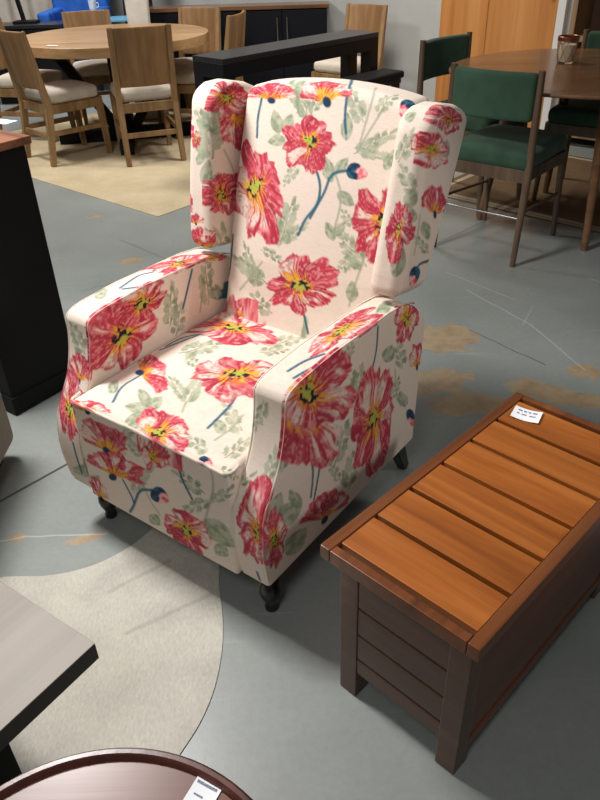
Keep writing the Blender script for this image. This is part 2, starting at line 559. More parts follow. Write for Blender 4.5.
bs.box(on_wall((tA - 6.4) / 2, .008, .05), (tA + 6.4 - .02, .016, .10), rot=(0, 0, ang1), bevel=.003)
struct(bs.build('baseboard_back', M['white_paint']))

# ------------------------------------------------------------------ armchair
CH = thing('armchair', 'cream wingback armchair printed with big red poppies, in the middle of the floor', 'armchair',
           (-.3216, 1.365, 0), R(-37.2))
STEP = CHAIR_STEP = 0.0027

def interp(x, xs, ys):
    return np.interp(x, xs, ys)
_G = np.linspace(0, 1.2, 1201)
def smooth_table(xs, ys, sigma):
    y = np.interp(_G, xs, ys); k = np.arange(-60, 61); w = np.exp(-.5 * (k / (sigma * 1000)) ** 2); w /= w.sum()
    return np.convolve(np.pad(y, 60, mode='edge'), w, mode='valid')

AZ = [.135, .185, .25, .318, .362, .40, .438, .474, .515, .56, .62]
AY = [-.040, -.050, -.056, -.052, -.040, -.016, .010, .026, .038, .046, .050]
_AF = smooth_table(AZ, AY, .016)
def arm_front(z):
    return np.interp(z, _G, _AF)
_AT = smooth_table([.0, .045, .055, .07, .10, .22, .46, .54, .58, .61, .635, .66, .70], [.592, .596, .608, .616, .622, .630, .628, .620, .606, .588, .562, .525, .5], .006)
def arm_top(y):
    return np.interp(y, _G, _AT)
def make_arm(side):
    Lx_, Ly_, Lz_ = .085, .68, .49
    def f(P):
        s = P[:, 1] / Ly_ + .5
        t = P[:, 2] / Lz_ + .5
        yb = .05 + s * (.66 - .05)
        ztop = arm_top(yb)
        zb = interp(s, [0, 1], [.135, .146])
        z = zb + t * (ztop - zb)
        yf = arm_front(z)
        yr = interp(z, [.14, .53, .60], [.636, .660, .64])
        y = yf + s * (yr - yf)
        # gentle upholstery fullness
        bulge = .006 * np.sin(np.pi * np.clip(s, 0, 1)) * np.sin(np.pi * np.clip(t, 0, 1))
        x = P[:, 0] + np.sign(P[:, 0]) * bulge * (np.abs(P[:, 0]) > .03)
        return np.stack([(.2875 if side > 0 else -.319) + x, y, z], 1)
    return rbox('arm', (Lx_, Ly_, Lz_), .011, STEP, M['floral'], CH, f)
armR = make_arm(1); armL = make_arm(-1)

def edge_welt(side_x, name='piping'):
    pts = []
    for z in np.linspace(.15, .595, 40):
        pts.append((side_x, arm_front(z) + .003, z))
    for y in np.linspace(.056, .585, 50):
        pts.append((side_x, y, arm_top(y) - .003))
    mb = MB(); mb.tube(pts, .0024, 6)
    return mb
edge_welt(.3285).build('piping', M['welt'], armR)
edge_welt(.2465).build('piping', M['welt'], armR)
edge_welt(-.3605).build('piping', M['welt'], armL)
edge_welt(-.2785).build('piping', M['welt'], armL)

def seat_map(P):
    x, y, z = P[:, 0], P[:, 1], P[:, 2]
    u = np.clip(1 - (x / .256) ** 2, 0, 1)
    v = np.clip((y + .052) / .60, 0, 1)
    up = (z > .37) * (z - .37) / .068
    z2 = z + up * (.020 * u ** .6 * np.sin(np.pi * np.clip(v * .85 + .12, 0, 1)) + .012 * v)
    return np.stack([x, y, z2], 1)
seat = rbox('seat_cushion', (.520, .60, .135), .016, STEP, M['floral'], CH,
            lambda P: seat_map(P + np.array([0, .248, .3705])) + np.array([-.012, 0, 0]))
def front_map(P):
    x, y, z = P[:, 0], P[:, 1], P[:, 2]
    y2 = y - .004 * np.clip(1 - (x / .25) ** 2, 0, 1) * np.sin(np.pi * np.clip((z - .13) / .31, 0, 1))
    return np.stack([x, y2, z], 1)
front = rbox('footrest_panel', (.514, .055, .300), .008, STEP, M['floral'], CH,
             lambda P: front_map(P + np.array([0, -.0255, .285])) + np.array([-.012, 0, 0]))
def front_round(x):      # plan of the seat's front corners
    return -.053
w_pts = []
for a in np.linspace(.72, 1, 5): w_pts.append((-.2475, .03 - a * .065, .4375 + .018 * (1 - a)))
for a in np.linspace(0, math.pi / 2, 7)[1:]: w_pts.append((-.2325 - .015 * math.cos(a), -.037 - .0165 * math.sin(a), .4375))
for x in np.linspace(-.22, .22, 24): w_pts.append((x, -.0535, .4375 + .004 * (1 - (x / .25) ** 2)))
w_pts += [(-p[0], p[1], p[2]) for p in w_pts[:11][::-1]]
w_pts = [(p[0] * 1.045 - .012, p[1], p[2]) for p in w_pts]
mb = MB(); mb.tube(w_pts, .0042, 8); mb.build('piping', M['welt'], seat)

def back_front(z):
    return interp(z, [.38, .435, .53, .63, .85, 1.045, 1.10], [.485, .500, .527, .548, .612, .676, .694])
def back_map(P):
    x, y, z = P[:, 0], P[:, 1], P[:, 2]         # y in [-.055,.055], z in [0,1]*H
    H = .70
    t = (z + H / 2) / H
    ztop = 1.042 + .026 * np.clip(1 - (x / .252) ** 2, 0, 1) ** .8
    zz = .39 + t * (ztop - .39)
    yf = back_front(zz)
    full = .012 * np.clip(1 - (x / .25) ** 2, 0, 1) * np.sin(np.pi * np.clip(t, 0, 1))
    yy = yf + .055 + y - full * (y < 0)
    return np.stack([x * 1.01 - .004, yy, zz], 1)
back = rbox('backrest', (.504, .11, .70), .026, STEP, M['floral'], CH, back_map)

WZ = [.63, .70, .80, .92, 1.0, 1.06]
WF = [.482, .490, .508, .534, .552, .566]
WB = [.628, .660, .702, .748, .772, .785]
def make_wing(side):
    Lx_, Ly_, Lz_ = .088, .21, .42
    def f(P):
        s = P[:, 1] / Ly_ + .5
        t = P[:, 2] / Lz_ + .5
        zt = interp(s, [0, .08, .2, .4, .7, 1.0], [1.035, 1.050, 1.062, 1.062, 1.048, 1.022])
        zb = interp(s, [0, .5, 1.0], [.648, .635, .626])
        z = zb + t * (zt - zb)
        yf = interp(z, WZ, WF); yb = interp(z, WZ, WB)
        y = yf + s * (yb - yf)
        k = np.clip(1 - s, 0, 1)
        x = (.292 if side > 0 else -.300) + side * .016 * np.clip((z - .64) / .4, 0, 1) + P[:, 0] + side * .004 * np.sin(np.pi * np.clip(t, 0, 1)) * k
        return np.stack([x, y, z], 1)
    return rbox('wing', (Lx_, Ly_, Lz_), .030, STEP, M['floral'], CH, f)
wingR = make_wing(1); wingL = make_wing(-1)
# piping round the outer face of each wing
for sd, wob in ((1, wingR), (-1, wingL)):
    pts = []
    for z in np.linspace(.675, 1.02, 26): pts.append(((.3365 if sd > 0 else -.3445) + sd * .016 * min(1, max(0, (z - .64) / .4)), float(interp(z, WZ, WF)) + .032, z))
    pts += [(sd * .350, .60, 1.040), (sd * .349, .64, 1.042), (sd * .347, .69, 1.034), (sd * .345, .73, 1.024)]
    mb = MB(); mb.tube(pts, .0021, 6); mb.build('piping', M['welt'], wob)
# back cover panel between the arms and the underside board
rbox('rear_panel', (.50, .05, .36), .012, .008, M['floral'], CH, None, (0, .612, .33))
mb = MB(); mb.box((0, .30, .142), (.60, .62, .016), bevel=.004); mb.build('base_board', M['black_matte'], CH)

legp = [(.013, 0), (.0165, .004), (.0175, .012), (.014, .022), (.018, .034), (.024, .048), (.027, .062), (.0255, .076),
        (.019, .088), (.0165, .094), (.022, .099), (.024, .104), (.020, .110), (.026, .116), (.028, .122), (.028, .14)]
for sx in (-1, 1):
    mb = MB(); mb.lathe(legp, (sx * .292, .005, 0), 24); mb.build('leg', M['leg_black'], CH)
for sx in (-1, 1):
    mb = MB(); mb.beam((sx * .285, .672, 0), (sx * .285, .60, .145), .026, .028, up=(0, 1, 0), w2=.044, t2=.046); mb.build('leg', M['leg_black'], CH)

# ---- the print: flowers, buds, stems and leaves laid onto the cloth in chair coordinates
FLORAL_PARTS = [armR, armL, seat, front, back, wingR, wingL]
RED = np.array(srgb(188, 58, 76)); DEEP = np.array(srgb(156, 44, 64)); PINK = np.array(srgb(222, 108, 120)); BLUSH = np.array(srgb(238, 182, 176))
CREAM = np.array(srgb(225, 209, 194)); YEL = np.array(srgb(226, 172, 62)); ORG = np.array(srgb(216, 118, 52)); LIME = np.array(srgb(178, 178, 74))
INK = np.array(srgb(34, 34, 44)); TEAL = np.array(srgb(44, 96, 118)); TEALD = np.array(srgb(30, 56, 84))
SAGE = np.array(srgb(160, 170, 142)); SAGED = np.array(srgb(126, 140, 112)); STEMG = np.array(srgb(150, 156, 134))

def vnoise(seed, n, per):
    rs = np.random.RandomState(seed); g = rs.rand(per)
    x = n % per; i = np.floor(x).astype(int); f = x - i; f = f * f * (3 - 2 * f)
    return g[i % per] * (1 - f) + g[(i + 1) % per] * f

def noise2(seed, x, y):
    rs = np.random.RandomState(seed); g = rs.rand(64, 64)
    xi = np.floor(x).astype(int); yi = np.floor(y).astype(int); fx = x - xi; fy = y - yi
    fx = fx * fx * (3 - 2 * fx); fy = fy * fy * (3 - 2 * fy)
    a = g[xi % 64, yi % 64]; b = g[(xi + 1) % 64, yi % 64]; c = g[xi % 64, (yi + 1) % 64]; d = g[(xi + 1) % 64, (yi + 1) % 64]
    return (a * (1 - fx) + b * fx) * (1 - fy) + (c * (1 - fx) + d * fx) * fy

def mixc(C, m, col):
    m = np.clip(m, 0, 1)[:, None]
    return C * (1 - m) + col * m

def paint_poppy(C, u, v, seed):
    """open poppy in the unit disc: ragged overlapping petals, brush streaks, yellow heart, dark stamens"""
    rs = np.random.RandomState(seed * 7 + 1)
    wu = (noise2(seed + 40, u * 2.2 + 9, v * 2.2 + 9) - .5); wv = (noise2(seed + 41, u * 2.2 + 9, v * 2.2 + 9) - .5)
    hx, hy = rs.uniform(-.16, .16, 2)                       # heart sits off-centre
    a = u - hx * (1 - np.hypot(u, v)) + .30 * wu; b = v - hy * (1 - np.hypot(u, v)) + .30 * wv
    r = np.hypot(a, b); th = np.arctan2(b, a) / (2 * np.pi) + .5
    npet = 4 + seed % 2
    edges = np.sort((np.arange(npet) + rs.uniform(-.22, .22, npet)) / npet + rs.rand()) % 1
    dist = np.min(np.abs((th[:, None] - edges[None] + .5) % 1 - .5), 1)          # distance to the nearest petal seam
    notch = 1 - smoothstep(.0, .035, dist)
    rag = (vnoise(seed, th * 56, 56) - .5) * .10 + (vnoise(seed + 5, th * 17, 17) - .5) * .20 + (vnoise(seed + 6, th * 6, 6) - .5) * .26 + (vnoise(seed + 7, th * 120, 120) - .5) * .05
    edge = 1.02 + rag - .22 * notch
    inside = 1 - smoothstep(edge - .03, edge + .02, r)
    st = vnoise(seed + 1, th * 72 + 2.5 * noise2(seed, u * 4 + 9, v * 4 + 9), 72)
    st2 = vnoise(seed + 2, th * 31 + 2.0 * noise2(seed + 3, u * 3 + 9, v * 3 + 9), 31)
    pt = vnoise(seed + 8, th * 9 + .8 * noise2(seed + 3, u * 2 + 9, v * 2 + 9), 9)
    n = noise2(seed + 9, u * 4 + 20, v * 4 + 20)
    col = np.repeat(RED[None], len(u), 0)
    col = mixc(col, .8 * smoothstep(.42, .85, .6 * st + .4 * n), PINK)
    col = mixc(col, .65 * (1 - smoothstep(.12, .42, .6 * st2 + .4 * n)) * smoothstep(.15, .6, r), DEEP)
    hi = smoothstep(.46, .62, .45 * pt + .35 * st2 + .2 * st) * smoothstep(.26, .42, r) * (1 - smoothstep(.74, .98, r))
    col = mixc(col, .9 * hi, BLUSH); col = mixc(col, .9 * smoothstep(.45, .95, hi), CREAM * 1.02)
    col = mixc(col, .45 * notch * smoothstep(.3, .5, r), DEEP)
    fs = vnoise(seed + 31, th * 150 + 3 * noise2(seed + 32, u * 6 + 9, v * 6 + 9), 150); fb = noise2(seed + 33, u * 14 + 20, v * 14 + 20)
    br = .5 * fs + .5 * fb
    col = mixc(col, .45 * smoothstep(.56, .74, br) * smoothstep(.2, .4, r), BLUSH); col = mixc(col, .5 * (1 - smoothstep(.26, .42, br)), DEEP)
    hr = .40 + .50 * (st - .5) + .25 * (pt - .5)
    col = mixc(col, .9 * (1 - smoothstep(hr - .10, hr + .06, r)) * smoothstep(.30, .5, st2 * .5 + n * .5), ORG)
    col = mixc(col, (1 - smoothstep(hr - .20, hr - .06, r)) * smoothstep(.22, .42, n * .6 + st * .4), YEL)
    cr = .17 + .10 * (st - .5)
    col = mixc(col, 1 - smoothstep(cr, cr + .05, r), LIME)
    dots = noise2(seed + 20, u * 15 + 30, v * 15 + 30)
    col = mixc(col, smoothstep(.54, .64, dots) * (1 - smoothstep(.24, .34, r)) * smoothstep(.03, .1, r), INK)
    return C * (1 - inside[:, None]) + col * inside[:, None]

def paint_cup(C, u, v, seed):
    """poppy seen from the side: fan of petals (v up), calyx at v=-1"""
    w = (noise2(seed + 40, u * 2 + 9, v * 2 + 9) - .5)
    vv = v + .72 + .22 * w
    uu = u * .92 + .22 * (noise2(seed + 41, u * 2 + 9, v * 2 + 9) - .5)
    r = np.hypot(uu, vv); th = np.arctan2(uu, vv)         # 0 = straight up
    fan = 1.42
    tt = (th / fan + 1) / 2
    rag = (vnoise(seed, tt * 34 + 3, 64) - .5) * .16 + (vnoise(seed + 4, tt * 8 + 2, 32) - .5) * .42
    edge = 1.50 - .42 * np.abs(th / fan) ** 2.2 + rag
    ang = 1 - smoothstep(fan * .92, fan * 1.02, np.abs(th))
    inside = (1 - smoothstep(edge - .04, edge + .03, r)) * ang
    st = vnoise(seed + 1, tt * 44 + 1.8 * noise2(seed, u * 3 + 9, v * 3 + 9), 64)
    st2 = vnoise(seed + 2, tt * 13 + 1.4 * noise2(seed + 3, u * 2 + 9, v * 2 + 9), 32)
    n = noise2(seed + 9, u * 4 + 20, v * 4 + 20)
    col = np.repeat(RED[None], len(u), 0)
    col = mixc(col, .8 * smoothstep(.42, .85, .6 * st + .4 * n), PINK)
    col = mixc(col, .7 * (1 - smoothstep(.12, .42, .6 * st2 + .4 * n)), DEEP)
    hi = smoothstep(.49, .66, st2 * .6 + st * .2 + n * .2) * smoothstep(.35, .55, r) * (1 - smoothstep(1.1, 1.4, r))
    col = mixc(col, .9 * hi, BLUSH); col = mixc(col, .85 * smoothstep(.5, 1, hi), CREAM * 1.02)
    fs = vnoise(seed + 31, tt * 90 + 3 * noise2(seed + 32, u * 6 + 9, v * 6 + 9), 128); fb = noise2(seed + 33, u * 12 + 20, v * 12 + 20)
    br = .5 * fs + .5 * fb
    col = mixc(col, .45 * smoothstep(.56, .74, br) * smoothstep(.3, .5, r), BLUSH); col = mixc(col, .5 * (1 - smoothstep(.26, .42, br)), DEEP)
    hr = .52 + .5 * (st - .5)
    col = mixc(col, .9 * (1 - smoothstep(hr - .12, hr + .08, r)), ORG)
    col = mixc(col, smoothstep(.40, .6, st * .6 + n * .4) * (1 - smoothstep(.42, .70, r)), YEL)
    C = C * (1 - inside[:, None]) + col * inside[:, None]
    cal = 1 - smoothstep(.15, .22, np.hypot(u, (v + .76) * .8))
    return mixc(C, cal, TEALD)

def paint_bud(C, u, v, seed):
    """closed bud, tip towards +v"""
    e = np.hypot(u / (.52 - .18 * v), v)
    inside = 1 - smoothstep(.92, 1.0, e)
    col = np.repeat(TEALD[None], len(u), 0)
    n = noise2(seed, u * 5 + 7, v * 3 + 7)
    col = mixc(col, smoothstep(.5, .8, n), TEAL)
    tip = smoothstep(-.15 + .5 * np.abs(u), .1 + .5 * np.abs(u), v + (n - .5) * .4)
    col = mixc(col, tip, PINK); col = mixc(col, tip * smoothstep(.45, .7, n), BLUSH); col = mixc(col, tip * (1 - smoothstep(.2, .35, n)), RED)
    return C * (1 - inside[:, None]) + col * inside[:, None]

def paint_leaf(C, u, v, seed, lobes):
    """leaf from v=-1 (base) to v=1 (tip); with lobes it breaks into a spray of soft rounded leaflets"""
    rs = np.random.RandomState(seed + 100)
    n = noise2(seed + 2, u * 3 + 5, v * 3 + 5); f = noise2(seed + 3, u * 9 + 5, v * 9 + 5)
    t = (v + 1) / 2
    if lobes:
        cov = np.zeros(len(u))
        m = 2 * lobes + 1
        for i in range(m):
            k = i / (m - 1)
            side = 0 if i == m - 1 else (1 if i % 2 else -1)
            bv = -.75 + 1.55 * k; L = (.62 - .18 * k) * rs.uniform(.85, 1.2)
            ang = side * rs.uniform(.75, 1.15)
            dx, dy = math.sin(ang), math.cos(ang)
            lu = u * 1.0 - dx * L * .75; lv = (v - bv) * 1.0 - dy * L * .35
            p = lu * dx + lv * dy; q = lu * dy - lv * dx
            e = np.hypot(p / (L * .62), q / (L * .42)) + (f - .5) * .55 + (n - .5) * .3
            cov = np.maximum(cov, 1 - smoothstep(.80, .98, e))
        stalk = (1 - smoothstep(.03, .08, np.abs(u + .08 * np.sin(v * 3)))) * (v > -1) * (v < .7)
        inside = np.maximum(cov, stalk)
        vein = 0
    else:
        w = np.sin(np.pi * np.clip(t, 0, 1) ** .8) ** .8
        inside = (1 - smoothstep(w - .08, w + .06, np.abs(u) + (f - .5) * .12)) * (t > 0) * (t < 1)
        vein = .4 * (1 - smoothstep(.02, .08, np.abs(u)))
    col = np.repeat(SAGE[None], len(u), 0)
    col = mixc(col, smoothstep(.35, .7, .6 * n + .4 * f), SAGED)
    col = mixc(col, vein + 0 * u, SAGED * .8)
    a = (.62 + .35 * n) * inside
    return C * (1 - a[:, None]) + col * a[:, None]

# (kind, seed, cloth normal, centre, half-width, half-height[, lobes]) or (kind, seed, normal, path, width)
DECALS = [
 ('poppy', 0, (-0.0547, -0.9557, 0.2893), (-0.164, 0.5906, 0.7997), (0.0981, -0.0046, 0.0035), (-0.0206, 0.0365, 0.1168)),
 ('poppy', 1, (-0.0056, -0.9371, 0.3491), (-0.0284, 0.6299, 0.9267), (0.0803, 0.003, 0.0094), (-0.0143, 0.0222, 0.0594)),
 ('poppy', 2, (0.0743, -0.9563, 0.2828), (0.2153, 0.5923, 0.7917), (0.0743, 0.0091, 0.0111), (-0.0169, 0.023, 0.0822)),
 ('poppy', 3, (0.0071, -0.9844, 0.1756), (0.0198, 0.5318, 0.5999), (0.1184, 0.0056, 0.0267), (-0.0081, 0.0148, 0.0835)),
 ('cup', 4, (-0.0467, -0.7826, 0.6208), (-0.1747, 0.6768, 1.0427), (0.0711, 0.0004, 0.0059), (-0.0147, 0.0207, 0.025)),
 ('cup', 5, (-0.0035, -0.532, 0.8467), (-0.0093, 0.6896, 1.0614), (0.0671, 0.0066, 0.0044), (-0.0252, 0.037, 0.0231)),
 ('cup', 6, (-0.0271, -0.9664, 0.2558), (-0.2017, 0.5089, 0.4727), (0.0557, 0.0022, 0.0141), (-0.0043, 0.0091, 0.0338)),
 ('bud', 7, (0.037, -0.9416, 0.3347), (0.1329, 0.6189, 0.8897), (-0.0036, -0.0127, -0.0353), (0.0315, 0.0003, -0.0027)),
 ('bud', 8, (0.2632, -0.6058, 0.7508), (0.2288, 0.6802, 1.0388), (-0.0364, 0.009, 0.02), (-0.0072, -0.0189, -0.0127)),
 ('stem', 9, (0.0169, -0.8036, 0.5949), [(0.0192, 0.7692, 1.0677), (0.0454, 0.7225, 1.0672), (0.0592, 0.6949, 1.0633), (0.0629, 0.6837, 1.0558), (0.0647, 0.6763, 1.0468), (0.0657, 0.6715, 1.036), (0.067, 0.667, 1.0242), (0.0688, 0.6626, 1.0126), (0.0708, 0.6587, 1.002), (0.0732, 0.6554, 0.9932), (0.0759, 0.6525, 0.9853), (0.0788, 0.6497, 0.9779), (0.0817, 0.6469, 0.9703)], 0.005),
 ('stem', 10, (0.007, -0.9532, 0.3024), [(0.0091, 0.6155, 0.8876), (0.0159, 0.6118, 0.8775), (0.0231, 0.6082, 0.8675), (0.0295, 0.6047, 0.8573), (0.034, 0.6011, 0.8469), (0.0363, 0.5976, 0.8359), (0.0372, 0.594, 0.8245), (0.0364, 0.5904, 0.813), (0.0338, 0.5869, 0.8018), (0.0282, 0.5834, 0.7907), (0.0201, 0.58, 0.7797), (0.0114, 0.5766, 0.7688), (0.0043, 0.5734, 0.7581), (-0.0006, 0.5703, 0.7479), (-0.0043, 0.5674, 0.7379), (-0.0076, 0.5645, 0.7281), (-0.0112, 0.5617, 0.7181)], 0.005),
 ('stem', 11, (0.0191, -0.9478, 0.3183), [(0.1097, 0.6187, 0.8913), (0.0977, 0.617, 0.8876), (0.085, 0.6154, 0.8843), (0.0733, 0.6136, 0.8802), (0.064, 0.6112, 0.8741), (0.0586, 0.608, 0.8655), (0.0559, 0.6043, 0.8552), (0.0536, 0.6003, 0.8433), (0.0496, 0.5961, 0.8303), (0.0431, 0.5914, 0.8157), (0.0354, 0.5862, 0.7995), (0.0271, 0.5809, 0.7824), (0.0189, 0.5757, 0.7655)], 0.005),
 ('stem', 12, (0.1331, -0.9616, 0.2401), [(-0.2402, 0.5602, 0.6729), (-0.2394, 0.5535, 0.6505), (-0.2387, 0.547, 0.6277), (-0.24, 0.5424, 0.6039), (-0.2428, 0.5388, 0.5801), (-0.2488, 0.5378, 0.5557), (-0.2748, 0.5574, 0.5192), (-0.2743, 0.5485, 0.4999), (-0.2739, 0.5396, 0.4802)], 0.005),
 ('stem', 13, (0.0078, -0.9735, 0.2287), [(0.0299, 0.5193, 0.5277), (0.0361, 0.516, 0.5135), (0.0423, 0.5126, 0.4992), (0.0485, 0.5093, 0.4848), (0.0547, 0.5059, 0.4704)], 0.005),
 ('stem', 14, (-0.0271, -0.9435, 0.3304), [(-0.1962, 0.6687, 1.025), (-0.1973, 0.6644, 1.0125), (-0.1984, 0.66, 0.9999), (-0.1994, 0.6556, 0.9875), (-0.1996, 0.6514, 0.9753), (-0.1988, 0.6473, 0.9638), (-0.1972, 0.6434, 0.9527), (-0.1954, 0.6395, 0.9417), (-0.1936, 0.6356, 0.9306)], 0.005),
 ('leaf', 15, (-0.0212, -0.9388, 0.3438), (-0.1358, 0.6491, 0.9737), (0.0194, 0.0014, 0.0051), (-0.0149, 0.0101, 0.0265), 0),
 ('leaf', 16, (-0.0161, -0.9372, 0.3484), (-0.0975, 0.6481, 0.973), (0.0198, -0.0017, -0.0035), (0.0081, 0.0087, 0.0237), 0),
 ('leaf', 17, (-0.0274, -0.9396, 0.3411), (-0.1258, 0.633, 0.9303), (-0.0069, 0.0052, 0.0138), (-0.0289, -0.0018, -0.0072), 0),
 ('leaf', 18, (-0.0064, -0.9352, 0.3541), (-0.0728, 0.6696, 1.031), (0.0298, 0.0069, 0.0188), (-0.0471, 0.0142, 0.0366), 4),
 ('leaf', 19, (-0.0081, -0.9083, 0.4183), (-0.0725, 0.6739, 1.0422), (0.0298, 0.0038, 0.0089), (-0.0259, 0.0164, 0.035), 4),
 ('leaf', 20, (0.0084, -0.9362, 0.3513), (0.0953, 0.6695, 1.0302), (0.0279, 0.0049, 0.0125), (-0.0291, 0.0123, 0.0336), 4),
 ('leaf', 21, (0.0494, -0.7831, 0.6199), (0.1721, 0.678, 1.0438), (0.0276, -0.007, -0.011), (0.0122, 0.0191, 0.0231), 3),
 ('gstem', 22, (0.0332, -0.8451, 0.5335), [(0.1154, 0.7274, 1.0633), (0.1334, 0.6888, 1.0559), (0.1362, 0.6758, 1.0433), (0.1349, 0.6695, 1.0291), (0.1331, 0.6641, 1.0144), (0.1313, 0.6585, 0.9993), (0.1295, 0.6529, 0.9841), (0.1278, 0.6472, 0.9686), (0.126, 0.6415, 0.9531)], 0.0035),
 ('gstem', 23, (0.0217, -0.9376, 0.347), [(0.1724, 0.6713, 1.0328), (0.1659, 0.6668, 1.0206), (0.1593, 0.6623, 1.0083), (0.1528, 0.6577, 0.9959), (0.1464, 0.6531, 0.9835), (0.1403, 0.6484, 0.9709), (0.1343, 0.6437, 0.9584), (0.1284, 0.6389, 0.9457), (0.1225, 0.6341, 0.9329)], 0.0035),
 ('leaf', 24, (0.0291, -0.9416, 0.3355), (0.1637, 0.6445, 0.9582), (0.019, -0.006, -0.0184), (0.0478, 0.012, 0.0294), 5),
 ('leaf', 25, (0.0361, -0.942, 0.3335), (0.1659, 0.6354, 0.9324), (0.0005, -0.0064, -0.0181), (0.0475, 0.0014, -0.0011), 4),
 ('leaf', 26, (0.0139, -0.9367, 0.3499), (0.081, 0.6522, 0.9845), (0.0179, 0.0006, 0.0008), (-0.0046, 0.0113, 0.0304), 0),
 ('leaf', 27, (0.0158, -0.9399, 0.3412), (0.0492, 0.6152, 0.8859), (0.0171, 0.0022, 0.0054), (-0.0164, 0.0103, 0.0291), 0),
 ('gstem', 28, (0.0303, -0.9503, 0.3098), [(0.0582, 0.6199, 0.8984), (0.0701, 0.614, 0.8814), (0.0827, 0.6083, 0.8647), (0.0937, 0.6026, 0.8473), (0.1007, 0.5968, 0.8283), (0.1027, 0.5904, 0.8072), (0.101, 0.5833, 0.7843), (0.0977, 0.5761, 0.7606), (0.0951, 0.569, 0.7369)], 0.0035),
 ('leaf', 29, (0.0395, -0.9543, 0.2962), (0.1158, 0.5966, 0.8258), (-0.0095, -0.0043, -0.0125), (0.0269, -0.003, -0.0131), 0),
 ('leaf', 30, (0.0234, -0.9397, 0.3411), (0.0874, 0.6211, 0.8997), (0.0131, -0.0019, -0.0061), (0.0139, 0.0069, 0.0182), 0),
 ('leaf', 31, (0.0576, -0.9592, 0.2767), (0.1592, 0.5641, 0.7092), (0.0283, 0.0101, 0.0291), (-0.0441, 0.0061, 0.0303), 4),
 ('leaf', 32, (0.0529, -0.9611, 0.271), (0.1468, 0.5536, 0.6751), (-0.0204, 0.003, 0.0148), (-0.0225, -0.0075, -0.0222), 3),
 ('gstem', 33, (0.0603, -0.9703, 0.2342), [(0.1954, 0.5676, 0.713), (0.1915, 0.5612, 0.6917), (0.1874, 0.5546, 0.6697), (0.1835, 0.5483, 0.6484), (0.1801, 0.5428, 0.6292), (0.177, 0.5393, 0.6129), (0.1746, 0.5365, 0.5989), (0.1725, 0.5338, 0.5859), (0.1702, 0.5311, 0.5722)], 0.0035),
 ('leaf', 34, (0.0552, -0.98, 0.1912), (0.1739, 0.5388, 0.6111), (0.0179, 0.0018, 0.0038), (-0.0037, 0.0052, 0.0277), 0),
 ('leaf', 35, (-0.0174, -0.9596, 0.281), (-0.0546, 0.5679, 0.7379), (0.046, -0.0019, -0.0036), (0.0169, 0.018, 0.0625), 5),
 ('leaf', 36, (-0.0086, -0.9612, 0.2758), (-0.0304, 0.5608, 0.7145), (0.0227, -0.0044, -0.0145), (0.0374, 0.0094, 0.0338), 4),
 ('leaf', 37, (-0.0318, -0.9593, 0.2807), (-0.0883, 0.5677, 0.7343), (0.0321, 0.0006, 0.0059), (-0.0086, 0.0149, 0.0499), 4),
 ('leaf', 38, (-0.0454, -0.9815, 0.186), (-0.1594, 0.534, 0.592), (0.024, 0.0043, 0.0285), (-0.0614, 0.0073, 0.0233), 4),
 ('leaf', 39, (-0.049, -0.9809, 0.1881), (-0.1605, 0.5366, 0.6058), (0.0328, 0.0014, 0.0159), (-0.0312, 0.0118, 0.0532), 4),
 ('leaf', 40, (-0.0215, -0.9708, 0.2391), (-0.1132, 0.516, 0.5092), (0.0261, 0.007, 0.0309), (-0.0401, 0.0052, 0.0174), 3),
 ('gstem', 41, (-0.042, -0.9802, 0.1937), [(-0.1972, 0.5235, 0.5284), (-0.1864, 0.5258, 0.542), (-0.1754, 0.5279, 0.5558), (-0.1648, 0.5299, 0.5691), (-0.1549, 0.5318, 0.5817), (-0.1458, 0.5336, 0.5934), (-0.1374, 0.5353, 0.6044), (-0.1293, 0.537, 0.6151), (-0.1212, 0.5387, 0.6258)], 0.0035),
 ('gstem', 42, (-0.0071, -0.8986, 0.4387), [(-0.0775, 0.6903, 1.0605), (-0.0629, 0.6772, 1.0486), (-0.0532, 0.671, 1.0349), (-0.0444, 0.6659, 1.0216), (-0.0362, 0.6613, 1.0097), (-0.0288, 0.6574, 0.9996), (-0.0221, 0.6541, 0.9909), (-0.0155, 0.6509, 0.9827), (-0.0089, 0.6477, 0.9743)], 0.0035),
 ('leaf', 43, (0.0318, -0.9588, 0.2823), (0.0846, 0.5709, 0.7448), (0.013, 0.0026, 0.0074), (-0.0165, 0.0054, 0.0202), 0),
 ('leaf', 44, (0.0403, -0.9577, 0.2848), (0.1112, 0.5747, 0.7541), (0.0133, -0.0011, -0.0056), (0.0131, 0.0064, 0.0197), 0),
 ('leaf', 45, (-0.0016, -0.934, 0.3572), (-0.0184, 0.6669, 1.0246), (0.0236, -0.003, -0.0077), (0.0127, 0.0085, 0.0222), 3),
 ('leaf', 46, (0.0453, -0.9456, 0.3222), (0.2135, 0.6352, 0.9258), (0.0135, -0.0004, -0.0031), (0.0069, 0.0083, 0.0235), 0),
 ('leaf', 47, (-0.0269, -0.9643, 0.2635), (-0.0867, 0.5436, 0.6492), (-0.0098, -0.0048, -0.0186), (0.0456, -0.0038, -0.0093), 3),
 ('leaf', 48, (0.048, -0.9565, 0.2877), (0.129, 0.5839, 0.782), (0.0146, 0.0043, 0.0119), (-0.0188, 0.0037, 0.0156), 3),
 ('leaf', 49, (-0.0177, -0.9439, 0.3297), (-0.0632, 0.604, 0.8544), (-0.0216, 0.0025, 0.0061), (-0.0145, -0.0085, -0.0251), 3),
 ('poppy', 50, (0.9998, -0.0048, 0.0201), (-0.2722, 0.6199, 1.024), (0.0007, 0.0916, -0.0154), (-0.0009, 0.0069, 0.0467)),
 ('cup', 51, (0.9993, -0.0158, 0.0343), (-0.2695, 0.6478, 0.9402), (0.0014, 0.0615, -0.0121), (0.0022, -0.0006, -0.0641)),
